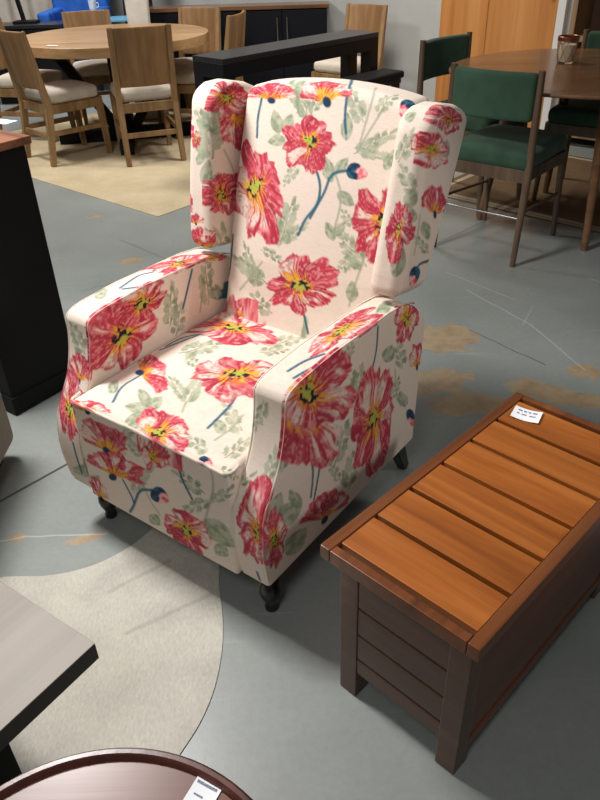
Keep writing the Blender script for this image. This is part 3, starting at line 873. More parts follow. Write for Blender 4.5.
 ('leaf', 52, (0.6521, -0.7369, 0.1781), (-0.2804, 0.5504, 0.9547), (0.0424, 0.0377, 0.0006), (-0.007, 0.0108, 0.0703), 4),
 ('leaf', 53, (0.3883, -0.8979, 0.2074), (-0.2917, 0.5487, 0.9777), (0.016, 0.0124, 0.0238), (-0.0315, -0.0091, 0.0194), 3),
 ('leaf', 54, (0.9997, -0.0095, 0.0244), (-0.2711, 0.5914, 0.9679), (0.0007, 0.0402, -0.0142), (-0.0006, 0.0196, 0.0341), 3),
 ('poppy', 55, (0.9984, -0.0176, 0.0546), (-0.2646, 0.5521, 0.7882), (0.0025, 0.0782, -0.0208), (-0.0029, 0.0107, 0.056)),
 ('cup', 56, (0.0, -0.9935, 0.1135), (-0.299, 0.4872, 0.6758), (0.052, 0.0012, 0.0101), (0.0014, 0.0046, 0.0402)),
 ('poppy', 57, (0.0, -0.9756, 0.2195), (-0.3227, 0.5359, 0.9284), (0.0185, 0.0005, 0.0021), (-0.0013, 0.0045, 0.0201)),
 ('cup', 58, (0.0, -0.9842, 0.1771), (-0.3138, 0.4946, 0.7256), (0.0216, 0.0007, 0.0038), (-0.0004, 0.0032, 0.0178)),
 ('leaf', 59, (0.4937, -0.8451, 0.205), (-0.2847, 0.5226, 0.8525), (0.0147, 0.0077, -0.0038), (0.0056, 0.0109, 0.0315), 0),
 ('leaf', 60, (0.9589, -0.2635, 0.105), (-0.2675, 0.5383, 0.8297), (0.0046, 0.0133, -0.0084), (0.0021, 0.0152, 0.0191), 0),
 ('gstem', 61, (0.9989, -0.0192, 0.0429), [(-0.2691, 0.5841, 0.8986), (-0.2687, 0.5888, 0.8895), (-0.2682, 0.5936, 0.8803), (-0.2678, 0.5982, 0.8712), (-0.2673, 0.6023, 0.8626), (-0.2669, 0.6056, 0.8548), (-0.2665, 0.6084, 0.8474), (-0.2661, 0.611, 0.8402), (-0.2657, 0.6137, 0.8329)], 0.0035),
 ('leaf', 62, (0.7909, -0.1101, -0.602), (-0.2633, 0.5282, 0.652), (-0.0248, 0.0543, -0.0425), (0.0239, 0.0124, 0.0291), 3),
 ('leaf', 63, (0.0, -0.9773, 0.2117), (-0.3039, 0.5269, 0.8872), (0.0145, -0.0003, -0.0015), (0.0083, 0.0045, 0.0206), 0),
 ('poppy', 64, (0.0, -0.9773, 0.2118), (0.314, 0.5104, 0.8111), (0.0276, 0.0021, 0.0096), (-0.0065, 0.0144, 0.0665)),
 ('leaf', 65, (0.0, -0.9756, 0.2195), (0.3, 0.549, 0.9869), (0.0227, -0.0012, -0.0052), (0.0114, 0.0076, 0.034), 3),
 ('leaf', 66, (0.0, -0.9759, 0.2184), (0.3188, 0.534, 0.92), (0.0222, 0.0028, 0.0125), (-0.0217, 0.0061, 0.0271), 3),
 ('leaf', 67, (0.3735, -0.9085, 0.1871), (0.3327, 0.5291, 0.8832), (0.0148, 0.005, -0.0051), (0.0053, 0.0068, 0.0226), 0),
 ('leaf', 68, (0.3315, -0.9316, 0.1491), (0.3256, 0.4995, 0.7383), (0.0159, 0.0051, -0.0036), (0.006, 0.0079, 0.0359), 0),
 ('poppy', 69, (0.3869, -0.9003, 0.1994), (0.3345, 0.5532, 0.9913), (0.0183, 0.008, 0.0005), (-0.0048, 0.0048, 0.0308)),
 ('poppy', 70, (0.9997, 0.0084, -0.0232), (0.3513, 0.5886, 0.975), (-0.0012, 0.0826, -0.0232), (0.001, -0.0082, 0.0391)),
 ('cup', 71, (0.9988, 0.0198, -0.045), (0.3466, 0.6223, 0.8551), (-0.0019, 0.0542, -0.0182), (0.0025, -0.013, 0.0499)),
 ('poppy', 72, (0.9984, 0.0045, 0.0559), (0.3522, 0.6394, 1.0328), (0.0008, 0.0753, -0.021), (-0.0016, -0.0022, 0.0282)),
 ('bud', 73, (0.9983, 0.0061, -0.0574), (0.3385, 0.557, 0.6837), (0.0019, -0.0534, 0.027), (-0.0014, -0.0092, -0.0256)),
 ('stem', 74, (0.9985, 0.01, -0.0544), [(0.3389, 0.6255, 0.7007), (0.3391, 0.6139, 0.7031), (0.3394, 0.6021, 0.7058), (0.3396, 0.591, 0.7079), (0.3397, 0.5816, 0.7086), (0.3398, 0.5744, 0.7074), (0.3397, 0.5687, 0.7048), (0.3395, 0.5637, 0.7017), (0.3394, 0.5585, 0.6989)], 0.005),
 ('leaf', 75, (0.9984, 0.0153, -0.0547), (0.3425, 0.5797, 0.758), (-0.0003, 0.0277, 0.0026), (0.0026, -0.0447, 0.0357), 3),
 ('leaf', 76, (0.7493, -0.6518, 0.1167), (0.34, 0.5272, 0.8461), (0.0075, 0.0091, 0.0028), (-0.0058, -0.0036, 0.017), 0),
 ('leaf', 78, (0.9985, 0.0179, -0.0516), (0.3439, 0.5926, 0.7888), (0.0008, -0.0277, 0.0061), (-0.0019, 0.0186, -0.0298), 0),
 ('leaf', 79, (0.9994, 0.0139, -0.0311), (0.3503, 0.6459, 0.9643), (-0.0007, 0.029, -0.0089), (0.0006, 0.0051, 0.0221), 0),
 ('gstem', 80, (0.9984, 0.0173, -0.0543), [(0.3474, 0.5495, 0.8408), (0.3466, 0.5494, 0.8255), (0.3458, 0.5494, 0.8096), (0.345, 0.5493, 0.7943), (0.3443, 0.5488, 0.7809), (0.3437, 0.5476, 0.7703), (0.3432, 0.5459, 0.7617), (0.3428, 0.544, 0.754), (0.3424, 0.5423, 0.7458)], 0.0035),
 ('leaf', 81, (-0.0389, -0.7264, 0.6862), (0.2939, 0.5782, 1.0446), (0.0117, -0.0066, -0.0064), (0.0096, 0.0073, 0.0083), 0),
 ('poppy', 82, (0.9997, -0.0162, 0.0167), (-0.275, 0.1311, 0.5331), (0.0022, 0.1187, -0.0155), (-0.001, 0.0265, 0.085)),
 ('poppy', 83, (0.9996, -0.0049, 0.0292), (-0.2753, 0.2196, 0.5903), (0.0007, 0.0998, -0.0067), (-0.0015, 0.0122, 0.0531)),
 ('leaf', 84, (0.9995, -0.0024, 0.0313), (-0.2732, 0.3218, 0.5372), (0.0007, 0.0429, -0.0197), (-0.0017, 0.0159, 0.0541), 4),
 ('leaf', 85, (0.9997, 0.0, 0.0237), (-0.2717, 0.3409, 0.4865), (0.0005, 0.0341, -0.0204), (-0.0009, 0.0197, 0.0398), 3),
 ('leaf', 86, (0.9995, 0.0103, 0.0301), (-0.2743, 0.4714, 0.5543), (-0.0, 0.0443, -0.0151), (-0.0022, 0.0076, 0.0698), 4),
 ('leaf', 87, (0.9997, 0.0164, 0.018), (-0.2737, 0.5075, 0.5091), (-0.0003, 0.027, -0.0081), (-0.0005, -0.0004, 0.0267), 0),
 ('stem', 88, (0.9994, 0.0025, 0.0338), [(-0.2758, 0.4196, 0.6096), (-0.2755, 0.4137, 0.5995), (-0.2751, 0.4078, 0.5895), (-0.2747, 0.4017, 0.5792), (-0.2743, 0.3952, 0.5681), (-0.2739, 0.388, 0.556), (-0.2734, 0.3803, 0.543), (-0.273, 0.3725, 0.5297), (-0.2725, 0.3648, 0.5165)], 0.005),
 ('gstem', 89, (0.9997, 0.0096, 0.0236), [(-0.2736, 0.4513, 0.5374), (-0.2732, 0.4454, 0.5226), (-0.2727, 0.4395, 0.5078), (-0.2724, 0.4337, 0.4928), (-0.272, 0.4278, 0.4778)], 0.0035),
 ('poppy', 90, (0.0, 0.0086, 1.0), (-0.3053, 0.3978, 0.6284), (0.0162, 0.0913, -0.0008), (0.0444, -0.0056, 0.0)),
 ('poppy', 91, (0.9108, 0.056, 0.409), (-0.2775, 0.5134, 0.6149), (-0.0009, 0.0496, -0.0047), (0.0061, 0.0263, -0.0173)),
 ('stem', 92, (0.0, -0.001, 1.0), [(-0.3207, 0.2001, 0.629), (-0.324, 0.219, 0.6299), (-0.3298, 0.2404, 0.6298), (-0.3347, 0.2609, 0.6296), (-0.3371, 0.2786, 0.6294), (-0.3359, 0.2918, 0.6293), (-0.3321, 0.3018, 0.6292), (-0.3273, 0.3105, 0.6292), (-0.3229, 0.3199, 0.6291)], 0.005),
 ('stem', 93, (0.6878, -0.0152, 0.7258), [(-0.3093, 0.2001, 0.629), (-0.2992, 0.2102, 0.6297), (-0.2896, 0.221, 0.6299), (-0.2828, 0.2338, 0.6287), (-0.2794, 0.2485, 0.6262), (-0.2776, 0.2633, 0.6236), (-0.2766, 0.278, 0.6211), (-0.2761, 0.2929, 0.6185), (-0.276, 0.3086, 0.6156)], 0.005),
 ('cup', 94, (0.0, -0.0686, 0.9976), (-0.3019, 0.1322, 0.6244), (0.0079, 0.0315, 0.0022), (0.0044, 0.0218, 0.0015)),
 ('leaf', 96, (0.0, -0.0686, 0.9976), (-0.3412, 0.1552, 0.6259), (0.0252, -0.0138, -0.001), (0.0005, 0.0227, 0.0016), 0),
 ('leaf', 97, (0.0, -0.989, 0.1476), (-0.3209, 0.044, 0.5504), (0.0355, 0.0031, 0.0205), (-0.0234, 0.0052, 0.0349), 3),
 ('gstem', 98, (0.0, -0.9904, 0.138), [(-0.3483, 0.0466, 0.5724), (-0.3424, 0.0456, 0.5625), (-0.3361, 0.0443, 0.5528), (-0.3295, 0.0429, 0.5434), (-0.3226, 0.0412, 0.534)], 0.0035),
 ('cup', 99, (0.0, -0.9383, 0.3458), (-0.317, 0.0249, 0.4737), (0.0433, 0.0024, 0.0065), (-0.0058, 0.0145, 0.0395)),
 ('poppy', 100, (0.0, -0.8544, 0.5195), (-0.3173, -0.0266, 0.3827), (0.0494, 0.0042, 0.0069), (-0.0234, 0.0437, 0.0719)),
 ('stem', 101, (0.0, -0.9998, -0.0219), [(-0.3, -0.0533, 0.2945), (-0.2987, -0.054, 0.2833), (-0.2976, -0.0546, 0.2719), (-0.2967, -0.055, 0.2601), (-0.2962, -0.055, 0.2479), (-0.2961, -0.0544, 0.235), (-0.2963, -0.0533, 0.2216), (-0.2968, -0.052, 0.2077), (-0.2979, -0.0504, 0.1933)], 0.005),
 ('leaf', 102, (0.9898, -0.1416, -0.014), (-0.2767, -0.0447, 0.2196), (-0.0015, -0.0109, 0.0076), (-0.0025, -0.0128, -0.0464), 0),
 ('cup', 103, (-0.0737, -0.0378, 0.9966), (-0.1801, 0.1514, 0.4557), (0.0774, -0.043, 0.0041), (0.0296, 0.0388, 0.0037)),
 ('stem', 104, (-0.0597, -0.0608, 0.9964), [(-0.1893, 0.1142, 0.4535), (-0.1906, 0.098, 0.4526), (-0.1924, 0.0821, 0.4516), (-0.1932, 0.0664, 0.4507), (-0.1914, 0.051, 0.4499), (-0.1858, 0.0362, 0.4494), (-0.1779, 0.0219, 0.4488), (-0.1692, 0.008, 0.4482), (-0.1613, -0.0057, 0.4475)], 0.005),
 ('poppy', 105, (0.0148, -0.0138, 0.9998), (0.0281, 0.2335, 0.4634), (0.1077, 0.05, -0.0009), (-0.0479, 0.094, 0.002)),
 ('stem', 106, (0.0366, -0.0482, 0.9982), [(0.064, 0.1987, 0.4619), (0.0723, 0.1849, 0.4612), (0.0805, 0.1721, 0.4605), (0.0881, 0.1581, 0.4597), (0.0946, 0.1402, 0.4587), (0.0995, 0.1174, 0.4573), (0.1031, 0.0913, 0.4557), (0.1061, 0.0644, 0.4538), (0.109, 0.039, 0.4519)], 0.005),
 ('poppy', 107, (-0.0409, 0.0341, 0.9986), (-0.1716, 0.4323, 0.4562), (0.134, 0.0419, 0.0041), (-0.0621, 0.0802, -0.0053)),
 ('stem', 108, (-0.1216, -0.0033, 0.9926), [(-0.2018, 0.3774, 0.4559), (-0.2081, 0.3558, 0.4557), (-0.2148, 0.3345, 0.4553), (-0.2215, 0.3142, 0.4546), (-0.2276, 0.2958, 0.4539), (-0.2329, 0.2796, 0.4531), (-0.2375, 0.265, 0.4523), (-0.2418, 0.2512, 0.4514), (-0.2466, 0.2374, 0.4504)], 0.005),
 ('stem', 109, (-0.1382, -0.0037, 0.9904), [(-0.2109, 0.3584, 0.4555), (-0.2188, 0.3483, 0.4548), (-0.2273, 0.3387, 0.454), (-0.2353, 0.3288, 0.453), (-0.2416, 0.3178, 0.4521), (-0.2451, 0.305, 0.4515), (-0.2467, 0.2909, 0.4511), (-0.2475, 0.2764, 0.4508), (-0.2488, 0.2624, 0.4504)], 0.005),
 ('poppy', 110, (0.006, -0.0953, 0.9954), (0.0204, -0.0197, 0.4485), (0.0652, 0.0302, 0.0025), (-0.0526, 0.06, 0.0061)),
 ('cup', 111, (-0.03, -0.6613, 0.7495), (-0.2089, -0.0448, 0.4398), (0.0538, 0.0056, 0.0071), (-0.0055, 0.0144, 0.0125)),
 ('leaf', 112, (-0.0183, -0.0866, 0.9961), (-0.0882, 0.0069, 0.4505), (-0.0163, 0.0188, 0.0013), (-0.0351, -0.01, -0.0015), 0),
 ('leaf', 113, (-0.0273, -0.0751, 0.9968), (-0.1045, 0.0456, 0.4533), (0.0012, 0.0167, 0.0013), (-0.0414, 0.02, 0.0004), 0),
 ('leaf', 114, (-0.0153, -0.0786, 0.9968), (-0.0641, 0.045, 0.454), (0.0227, -0.0082, -0.0003), (-0.0033, 0.0247, 0.0019), 0),
 ('leaf', 115, (-0.0085, -0.0959, 0.9954), (-0.0625, -0.0241, 0.4479), (-0.0204, 0.0146, 0.0012), (-0.0161, -0.0201, -0.0021), 0),
 ('leaf', 116, (-0.0055, -0.051, 0.9987), (-0.0248, 0.1366, 0.4605), (0.0396, -0.0056, -0.0001), (-0.0305, 0.0684, 0.0033), 4),
 ('leaf', 117, (-0.0162, -0.0561, 0.9983), (-0.0622, 0.1172, 0.459), (-0.0013, 0.0286, 0.0016), (-0.0498, 0.0232, 0.0005), 4),
 ('leaf', 118, (-0.0532, 0.0053, 0.9986), (-0.1512, 0.2927, 0.4602), (0.0474, -0.0415, 0.0027), (0.0316, 0.0494, 0.0014), 4),
 ('leaf', 119, (-0.0409, -0.0172, 0.999), (-0.1137, 0.2259, 0.4616), (0.0242, -0.0336, 0.0004), (0.0296, 0.0024, 0.0013), 3),
 ('gstem', 120, (0.0058, -0.0752, 0.9971), [(-0.0015, 0.0836, 0.4573), (0.0033, 0.075, 0.4567), (0.008, 0.0666, 0.456), (0.0127, 0.0582, 0.4554), (0.0173, 0.05, 0.4547)], 0.0035),
 ('leaf', 121, (0.0537, -0.0538, 0.9971), (0.13, 0.1004, 0.455), (0.0028, 0.0325, 0.0016), (-0.0496, 0.0255, 0.004), 3),
 ('leaf', 122, (0.085, -0.0515, 0.995), (0.2068, 0.025, 0.4455), (0.0289, -0.0118, -0.0031), (0.0012, 0.0402, 0.002), 3),
 ('leaf', 123, (0.029, -0.0823, 0.9962), (0.124, -0.0159, 0.4471), (-0.0109, 0.0267, 0.0025), (-0.0356, 0.001, 0.0011), 3),
 ('bud', 124, (0.0274, -0.6642, 0.747), (0.1782, -0.0452, 0.4398), (-0.0018, -0.0159, -0.0141), (0.0206, -0.0006, -0.0013)),
 ('leaf', 125, (0.006, 0.0556, 0.9984), (0.017, 0.4508, 0.458), (0.0381, -0.0405, 0.002), (0.0237, 0.0504, -0.003), 3),
 ('leaf', 126, (-0.0753, -0.0554, 0.9956), (-0.2139, 0.0427, 0.4479), (0.0205, -0.0028, 0.0014), (-0.0168, 0.0272, 0.0002), 0),
 ('gstem', 127, (0.0577, -0.059, 0.9966), [(0.1498, 0.0168, 0.4487), (0.1513, 0.0299, 0.4495), (0.153, 0.0433, 0.4503), (0.1543, 0.0566, 0.4511), (0.1545, 0.0697, 0.4519), (0.1532, 0.0825, 0.4527), (0.1508, 0.0949, 0.4535), (0.1479, 0.1074, 0.4543), (0.1451, 0.1201, 0.4551)], 0.0035),
 ('leaf', 128, (0.0105, 0.0418, 0.9991), (0.0263, 0.3883, 0.461), (0.0257, -0.0302, 0.001), (0.0252, 0.0272, -0.0014), 3),
 ('leaf', 129, (0.0429, -0.0675, 0.9968), (0.1264, 0.0589, 0.4526), (-0.0011, 0.0174, 0.0012), (-0.026, 0.0096, 0.0018), 0),
 ('poppy', 130, (0.0019, -0.9994, 0.0351), (0.0231, -0.0547, 0.3943), (0.0491, 0.0008, 0.021), (0.0074, 0.0016, 0.0462)),
 ('stem', 131, (0.0096, -0.9983, 0.0581), [(0.0898, -0.0512, 0.4325), (0.0943, -0.0537, 0.4192), (0.0961, -0.0542, 0.4032), (0.0984, -0.0546, 0.3873), (0.102, -0.055, 0.3721), (0.1074, -0.0553, 0.3578), (0.1141, -0.0555, 0.3442), (0.1213, -0.0556, 0.3308), (0.1282, -0.0556, 0.3171)], 0.005),
 ('cup', 132, (-0.0116, -0.9997, 0.0206), (-0.1645, -0.0546, 0.3737), (0.0865, -0.0007, 0.0158), (-0.0098, 0.0013, 0.0575)),
 ('cup', 133, (-0.0161, -0.9999, 0.0036), (-0.136, -0.056, 0.2941), (0.0871, -0.0013, 0.0155), (0.027, -0.0002, 0.0598)),
 ('stem', 134, (-0.0089, -0.9997, -0.0208), [(-0.1151, -0.0562, 0.2591), (-0.1099, -0.0562, 0.2489), (-0.1044, -0.0561, 0.2383), (-0.0995, -0.0559, 0.2281), (-0.0957, -0.0558, 0.2192), (-0.0935, -0.0556, 0.2119), (-0.0925, -0.0555, 0.2059), (-0.0919, -0.0553, 0.2003), (-0.091, -0.0552, 0.1945)], 0.005),
 ('cup', 135, (-0.0134, -0.9999, -0.0077), (-0.2346, -0.0534, 0.177), (0.0335, -0.0005, 0.0047), (-0.0066, -0.0003, 0.0531)),
 ('bud', 136, (0.004, -1.0, -0.0048), (0.0183, -0.0569, 0.2729), (-0.0378, 0.0001, -0.0564), (0.0291, 0.0001, -0.0045)),
 ('stem', 137, (-0.0038, -0.9998, -0.0204), [(-0.0075, -0.057, 0.2792), (-0.0194, -0.057, 0.2735), (-0.0317, -0.0569, 0.2684), (-0.0438, -0.0568, 0.262), (-0.055, -0.0567, 0.2527), (-0.0654, -0.0564, 0.2386), (-0.0752, -0.056, 0.2208), (-0.0845, -0.0554, 0.2023), (-0.0931, -0.0549, 0.1866), (-0.1003, -0.0545, 0.175), (-0.1063, -0.0542, 0.1659), (-0.1119, -0.0539, 0.1578), (-0.1178, -0.0536, 0.1491)], 0.005),
 ('poppy', 138, (0.0086, -0.9996, -0.0259), (0.0963, -0.055, 0.1967), (0.0819, 0.0001, 0.0218), (0.0031, -0.0018, 0.0721)),
 ('leaf', 139, (0.0132, -0.9997, 0.0189), (0.1269, -0.0549, 0.3634), (0.0236, 0.001, 0.0355), (-0.0445, -0.0004, 0.0109), 3),
 ('leaf', 140, (0.0188, -0.9998, 0.0051), (0.1381, -0.0555, 0.3009), (-0.0102, -0.0001, 0.0246), (-0.0473, -0.0011, -0.0419), 3),
 ('leaf', 141, (0.019, -0.9998, 0.0013), (0.231, -0.0531, 0.3779), (0.0112, 0.0002, -0.0185), (0.0459, 0.0009, 0.045), 3),
 ('leaf', 142, (0.0255, -0.9997, -0.0039), (0.202, -0.054, 0.2489), (-0.0236, -0.0005, -0.0345), (0.0424, 0.0012, -0.0216), 0),
 ('leaf', 143, (-0.004, -1.0, 0.0048), (-0.0397, -0.0569, 0.2982), (0.0284, -0.0001, -0.0014), (0.0444, 0.0001, 0.0677), 3),
 ('leaf', 144, (-0.0012, -0.9993, 0.0379), (-0.0669, -0.0537, 0.4221), (0.0218, -0.0004, -0.0098), (0.0429, 0.0017, 0.0468), 3),
 ('gstem', 145, (0.0175, -0.9973, 0.0707), [(0.1958, -0.0495, 0.4341), (0.1999, -0.0532, 0.4238), (0.2009, -0.0533, 0.41), (0.2007, -0.0535, 0.3948), (0.198, -0.0537, 0.3764), (0.1916, -0.054, 0.3535), (0.1823, -0.0544, 0.327), (0.1717, -0.0548, 0.2985), (0.1612, -0.0551, 0.2697)], 0.0035),
 ('leaf', 146, (0.6515, -0.3059, 0.6942), (0.2415, -0.04, 0.4349), (0.0035, -0.0148, -0.0098), (0.0161, 0.0113, -0.0101), 3),
 ('gstem', 147, (0.018, -0.9998, -0.0102), [(0.1612, -0.0551, 0.2697), (0.1518, -0.0552, 0.257), (0.1422, -0.0553, 0.2441), (0.1324, -0.0553, 0.231), (0.1224, -0.0552, 0.2175)], 0.0035),
 ('leaf', 148, (-0.0004, -0.9993, -0.0371), (-0.0205, -0.0547, 0.1735), (-0.0187, 0.0009, -0.0232), (0.0164, 0.0003, -0.0092), 0),
 ('leaf', 149, (0.0165, -0.9998, -0.0087), (0.2014, -0.0537, 0.1943), (-0.0156, -0.0, -0.0247), (0.0198, 0.0004, -0.0076), 0),
 ('leaf', 150, (-0.0024, -0.9994, 0.0348), (-0.0477, -0.0549, 0.3887), (0.0231, 0.0007, 0.0225), (-0.0214, 0.0006, 0.017), 3),
 ('gstem', 151, (-0.0013, -0.9999, -0.0158), [(0.0039, -0.0557, 0.2036), (-0.003, -0.056, 0.2122), (-0.01, -0.0562, 0.2204), (-0.0167, -0.0564, 0.2292), (-0.0229, -0.0566, 0.2395), (-0.0282, -0.0568, 0.2519), (-0.033, -0.0569, 0.2658), (-0.0376, -0.0569, 0.28), (-0.0424, -0.0569, 0.2938)], 0.0035),
 ('poppy', 152, (0.9997, -0.0102, 0.0201), (0.3312, 0.1604, 0.569), (0.0026, 0.1491, -0.0533), (-0.0019, 0.0051, 0.098)),
 ('cup', 153, (0.9996, -0.0233, 0.0156), (0.3318, 0.1007, 0.4728), (0.0042, 0.1184, -0.0915), (0.0022, 0.0174, -0.1152)),
 ('stem', 154, (0.9998, -0.0196, 0.0039), [(0.3331, 0.1197, 0.4286), (0.3334, 0.1231, 0.4137), (0.3337, 0.1269, 0.3987), (0.334, 0.1301, 0.3833), (0.3341, 0.1316, 0.3672), (0.3342, 0.1308, 0.3502), (0.3341, 0.1282, 0.3325), (0.3339, 0.125, 0.3144), (0.3336, 0.1222, 0.2961)], 0.005),
 ('stem', 155, (0.9998, -0.0177, 0.003), [(0.3337, 0.1538, 0.438), (0.334, 0.1557, 0.4226), (0.3343, 0.1581, 0.4072), (0.3345, 0.1597, 0.3909), (0.3346, 0.1588, 0.3725), (0.3346, 0.1547, 0.3513), (0.3344, 0.1481, 0.3278), (0.334, 0.1407, 0.3031), (0.3335, 0.1339, 0.2784)], 0.005),
 ('poppy', 156, (0.9999, 0.0104, -0.0106), (0.3353, 0.3913, 0.345), (-0.0013, 0.0972, -0.028), (0.0015, 0.0085, 0.1482)),
 ('stem', 157, (0.9996, 0.008, -0.0253), [(0.3341, 0.4263, 0.2887), (0.3335, 0.4344, 0.2673), (0.3329, 0.4432, 0.2451), (0.3323, 0.4512, 0.223), (0.3317, 0.4567, 0.2024), (0.3312, 0.4585, 0.1839), (0.3307, 0.4576, 0.1669)], 0.005),
 ('cup', 158, (0.9995, -0.0056, -0.0301), (0.3325, 0.1927, 0.2157), (-0.0006, 0.0782, -0.035), (0.0015, 0.0171, 0.0482)),
 ('poppy', 159, (0.9997, 0.0129, 0.0219), (0.3308, 0.5487, 0.5747), (-0.0005, 0.0617, -0.0147), (-0.0014, 0.0007, 0.0612)),
 ('cup', 160, (0.9996, 0.0271, 0.0017), (0.3309, 0.6188, 0.4315), (-0.001, 0.036, -0.0141), (0.0001, -0.0066, 0.0498)),
 ('bud', 161, (0.9999, 0.0153, -0.0059), (0.3305, 0.6099, 0.2346), (0.0009, -0.0484, 0.0226), (-0.0005, 0.0177, -0.0419)),
 ('stem', 162, (0.9995, 0.0031, 0.0315), [(0.3306, 0.4068, 0.6119), (0.3312, 0.4051, 0.5966), (0.3317, 0.4037, 0.5813), (0.3323, 0.4017, 0.5657), (0.3328, 0.3978, 0.5498), (0.3334, 0.3915, 0.5334), (0.3339, 0.3834, 0.5167), (0.3344, 0.3746, 0.4999), (0.3348, 0.3663, 0.4829)], 0.005),
 ('leaf', 163, (0.9996, -0.0039, 0.0269), (0.3343, 0.3108, 0.5007), (0.001, 0.0456, -0.0321), (-0.001, 0.0237, 0.0399), 4),
 ('leaf', 164, (1.0, -0.0088, -0.0008), (0.3357, 0.24, 0.3707), (0.0004, 0.0499, -0.0428), (0.0003, 0.03, 0.045), 4),
 ('leaf', 165, (0.9996, 0.0003, -0.028), (0.3341, 0.2928, 0.2569), (-0.0013, 0.0599, -0.0461), (0.0015, 0.0073, 0.0546), 4),
 ('leaf', 166, (0.9997, -0.0221, -0.0041), (0.3321, 0.0382, 0.3077), (0.0003, 0.0215, -0.0414), (0.0011, 0.052, -0.0051), 0),
 ('leaf', 167, (0.9996, -0.0264, 0.0085), (0.331, -0.0039, 0.3562), (0.0009, 0.025, -0.0268), (0.0003, 0.0219, 0.0275), 0),
 ('leaf', 168, (0.9998, -0.0089, -0.018), (0.3312, 0.0641, 0.2017), (-0.0004, 0.026, -0.0377), (0.0006, 0.0395, 0.0126), 0),
 ('leaf', 169, (0.9997, 0.0192, 0.0131), (0.333, 0.5186, 0.4835), (-0.0007, 0.0529, -0.021), (-0.0003, -0.0163, 0.0489), 3),
 ('leaf', 170, (0.9997, 0.0227, -0.0071), (0.3325, 0.5478, 0.3335), (-0.0008, 0.0301, -0.0117), (0.0007, -0.0191, 0.0372), 0),
 ('leaf', 171, (0.9998, 0.0209, -0.0027), (0.3339, 0.4977, 0.3895), (-0.0009, 0.04, -0.0292), (-0.0003, 0.0199, 0.0261), 3),
 ('gstem', 173, (0.9998, 0.021, -0.0001), [(0.3338, 0.4948, 0.4514), (0.3339, 0.4995, 0.4266), (0.3338, 0.5046, 0.4012), (0.3336, 0.5099, 0.3751), (0.3333, 0.5155, 0.3484)], 0.0035),
 ('leaf', 174, (0.9998, -0.0072, -0.0188), (0.3349, 0.2221, 0.3004), (0.0001, 0.0307, -0.0066), (0.0006, -0.0236, 0.0417), 3),
 ('leaf', 175, (0.9996, 0.0114, 0.0239), (0.3333, 0.4605, 0.5158), (0.0001, 0.0307, -0.0207), (-0.0006, 0.0148, 0.0179), 0),
 ('leaf', 176, (0.9997, -0.0224, -0.0007), (0.3327, 0.0631, 0.3326), (0.0004, 0.02, -0.0052), (-0.0003, -0.0168, 0.0393), 0),
 ('leaf', 177, (0.9994, -0.0012, 0.036), (0.3309, 0.28, 0.604), (0.0008, 0.0263, -0.0202), (-0.0005, 0.0177, 0.0145), 3),
 ('poppy', 178, (0.0, 0.0086, 1.0), (0.2893, 0.3292, 0.629), (0.0086, 0.1405, -0.0012), (-0.0367, 0.0126, -0.0001)),
 ('stem', 179, (0.0, -0.0675, 0.9977), [(0.286, 0.1169, 0.6233), (0.288, 0.1291, 0.6241), (0.2898, 0.1414, 0.625), (0.292, 0.1536, 0.6258), (0.295, 0.1654, 0.6266), (0.2991, 0.1765, 0.6274), (0.3041, 0.1871, 0.6281), (0.3095, 0.1975, 0.6288), (0.3146, 0.2081, 0.6295)], 0.005),
 ('stem', 180, (0.2212, -0.0699, 0.9727), [(0.312, 0.1029, 0.6222), (0.3136, 0.1112, 0.6229), (0.3151, 0.1197, 0.6235), (0.3167, 0.1281, 0.6241), (0.3187, 0.136, 0.6246), (0.3209, 0.1437, 0.6249), (0.3231, 0.1514, 0.6248), (0.3252, 0.1594, 0.6243), (0.3269, 0.1679, 0.6236)], 0.005),
 ('leaf', 181, (0.0365, -0.0029, 0.9993), (0.0842, 0.2674, 0.4622), (-0.0221, 0.0112, 0.0008), (0.0032, -0.0329, -0.0002), 0),
 ('leaf', 182, (0.0, -0.989, 0.1476), (0.2657, 0.0435, 0.5471), (-0.0249, -0.0004, -0.0027), (-0.0097, -0.0058, -0.0392), 3),
 ('leaf', 183, (0.0, 0.1029, 0.9947), (0.3029, 0.4801, 0.6245), (-0.0204, 0.0224, -0.0023), (0.0003, -0.0398, 0.0041), 0),
 ('poppy', 184, (0.0, -0.9883, 0.1526), (0.3146, -0.0506, 0.3182), (0.0553, 0.0017, 0.011), (-0.0048, 0.0158, 0.1022)),
 ('poppy', 185, (0.9998, -0.02, -0.0029), (0.3307, -0.0192, 0.2691), (0.0009, 0.0467, -0.0182), (0.0004, 0.0063, 0.0864)),
 ('leaf', 186, (0.0, -0.8862, 0.4634), (0.3113, 0.0128, 0.4462), (0.0236, 0.0015, 0.0029), (0.0007, 0.0183, 0.0349), 3),
 ('stem', 187, (0.0, -0.9857, -0.1688), [(0.3022, -0.0486, 0.1802), (0.3029, -0.0474, 0.1731), (0.3035, -0.0461, 0.1658), (0.3041, -0.0448, 0.1584), (0.3047, -0.0435, 0.1511)], 0.005),
 ('leaf', 188, (0.9996, -0.0255, 0.0129), (0.3305, 0.0373, 0.4589), (0.0008, 0.0222, -0.0198), (0.0001, 0.014, 0.023), 3),
 ('poppy', 189, (-1, 0, 0), (-0.3515, 0.16, 0.48), (0, -0.085, 0), (0, 0, 0.085)),
 ('poppy', 190, (-1, 0, 0), (-0.3515, 0.4, 0.34), (0, -0.09, 0), (0, 0, 0.09)),
 ('poppy', 191, (-1, 0, 0), (-0.3515, 0.56, 0.52), (0, -0.06, 0), (0, 0, 0.06)),
 ('cup', 192, (-1, 0, 0), (-0.3515, 0.12, 0.26), (0, -0.06, 0), (0, 0, 0.06)),
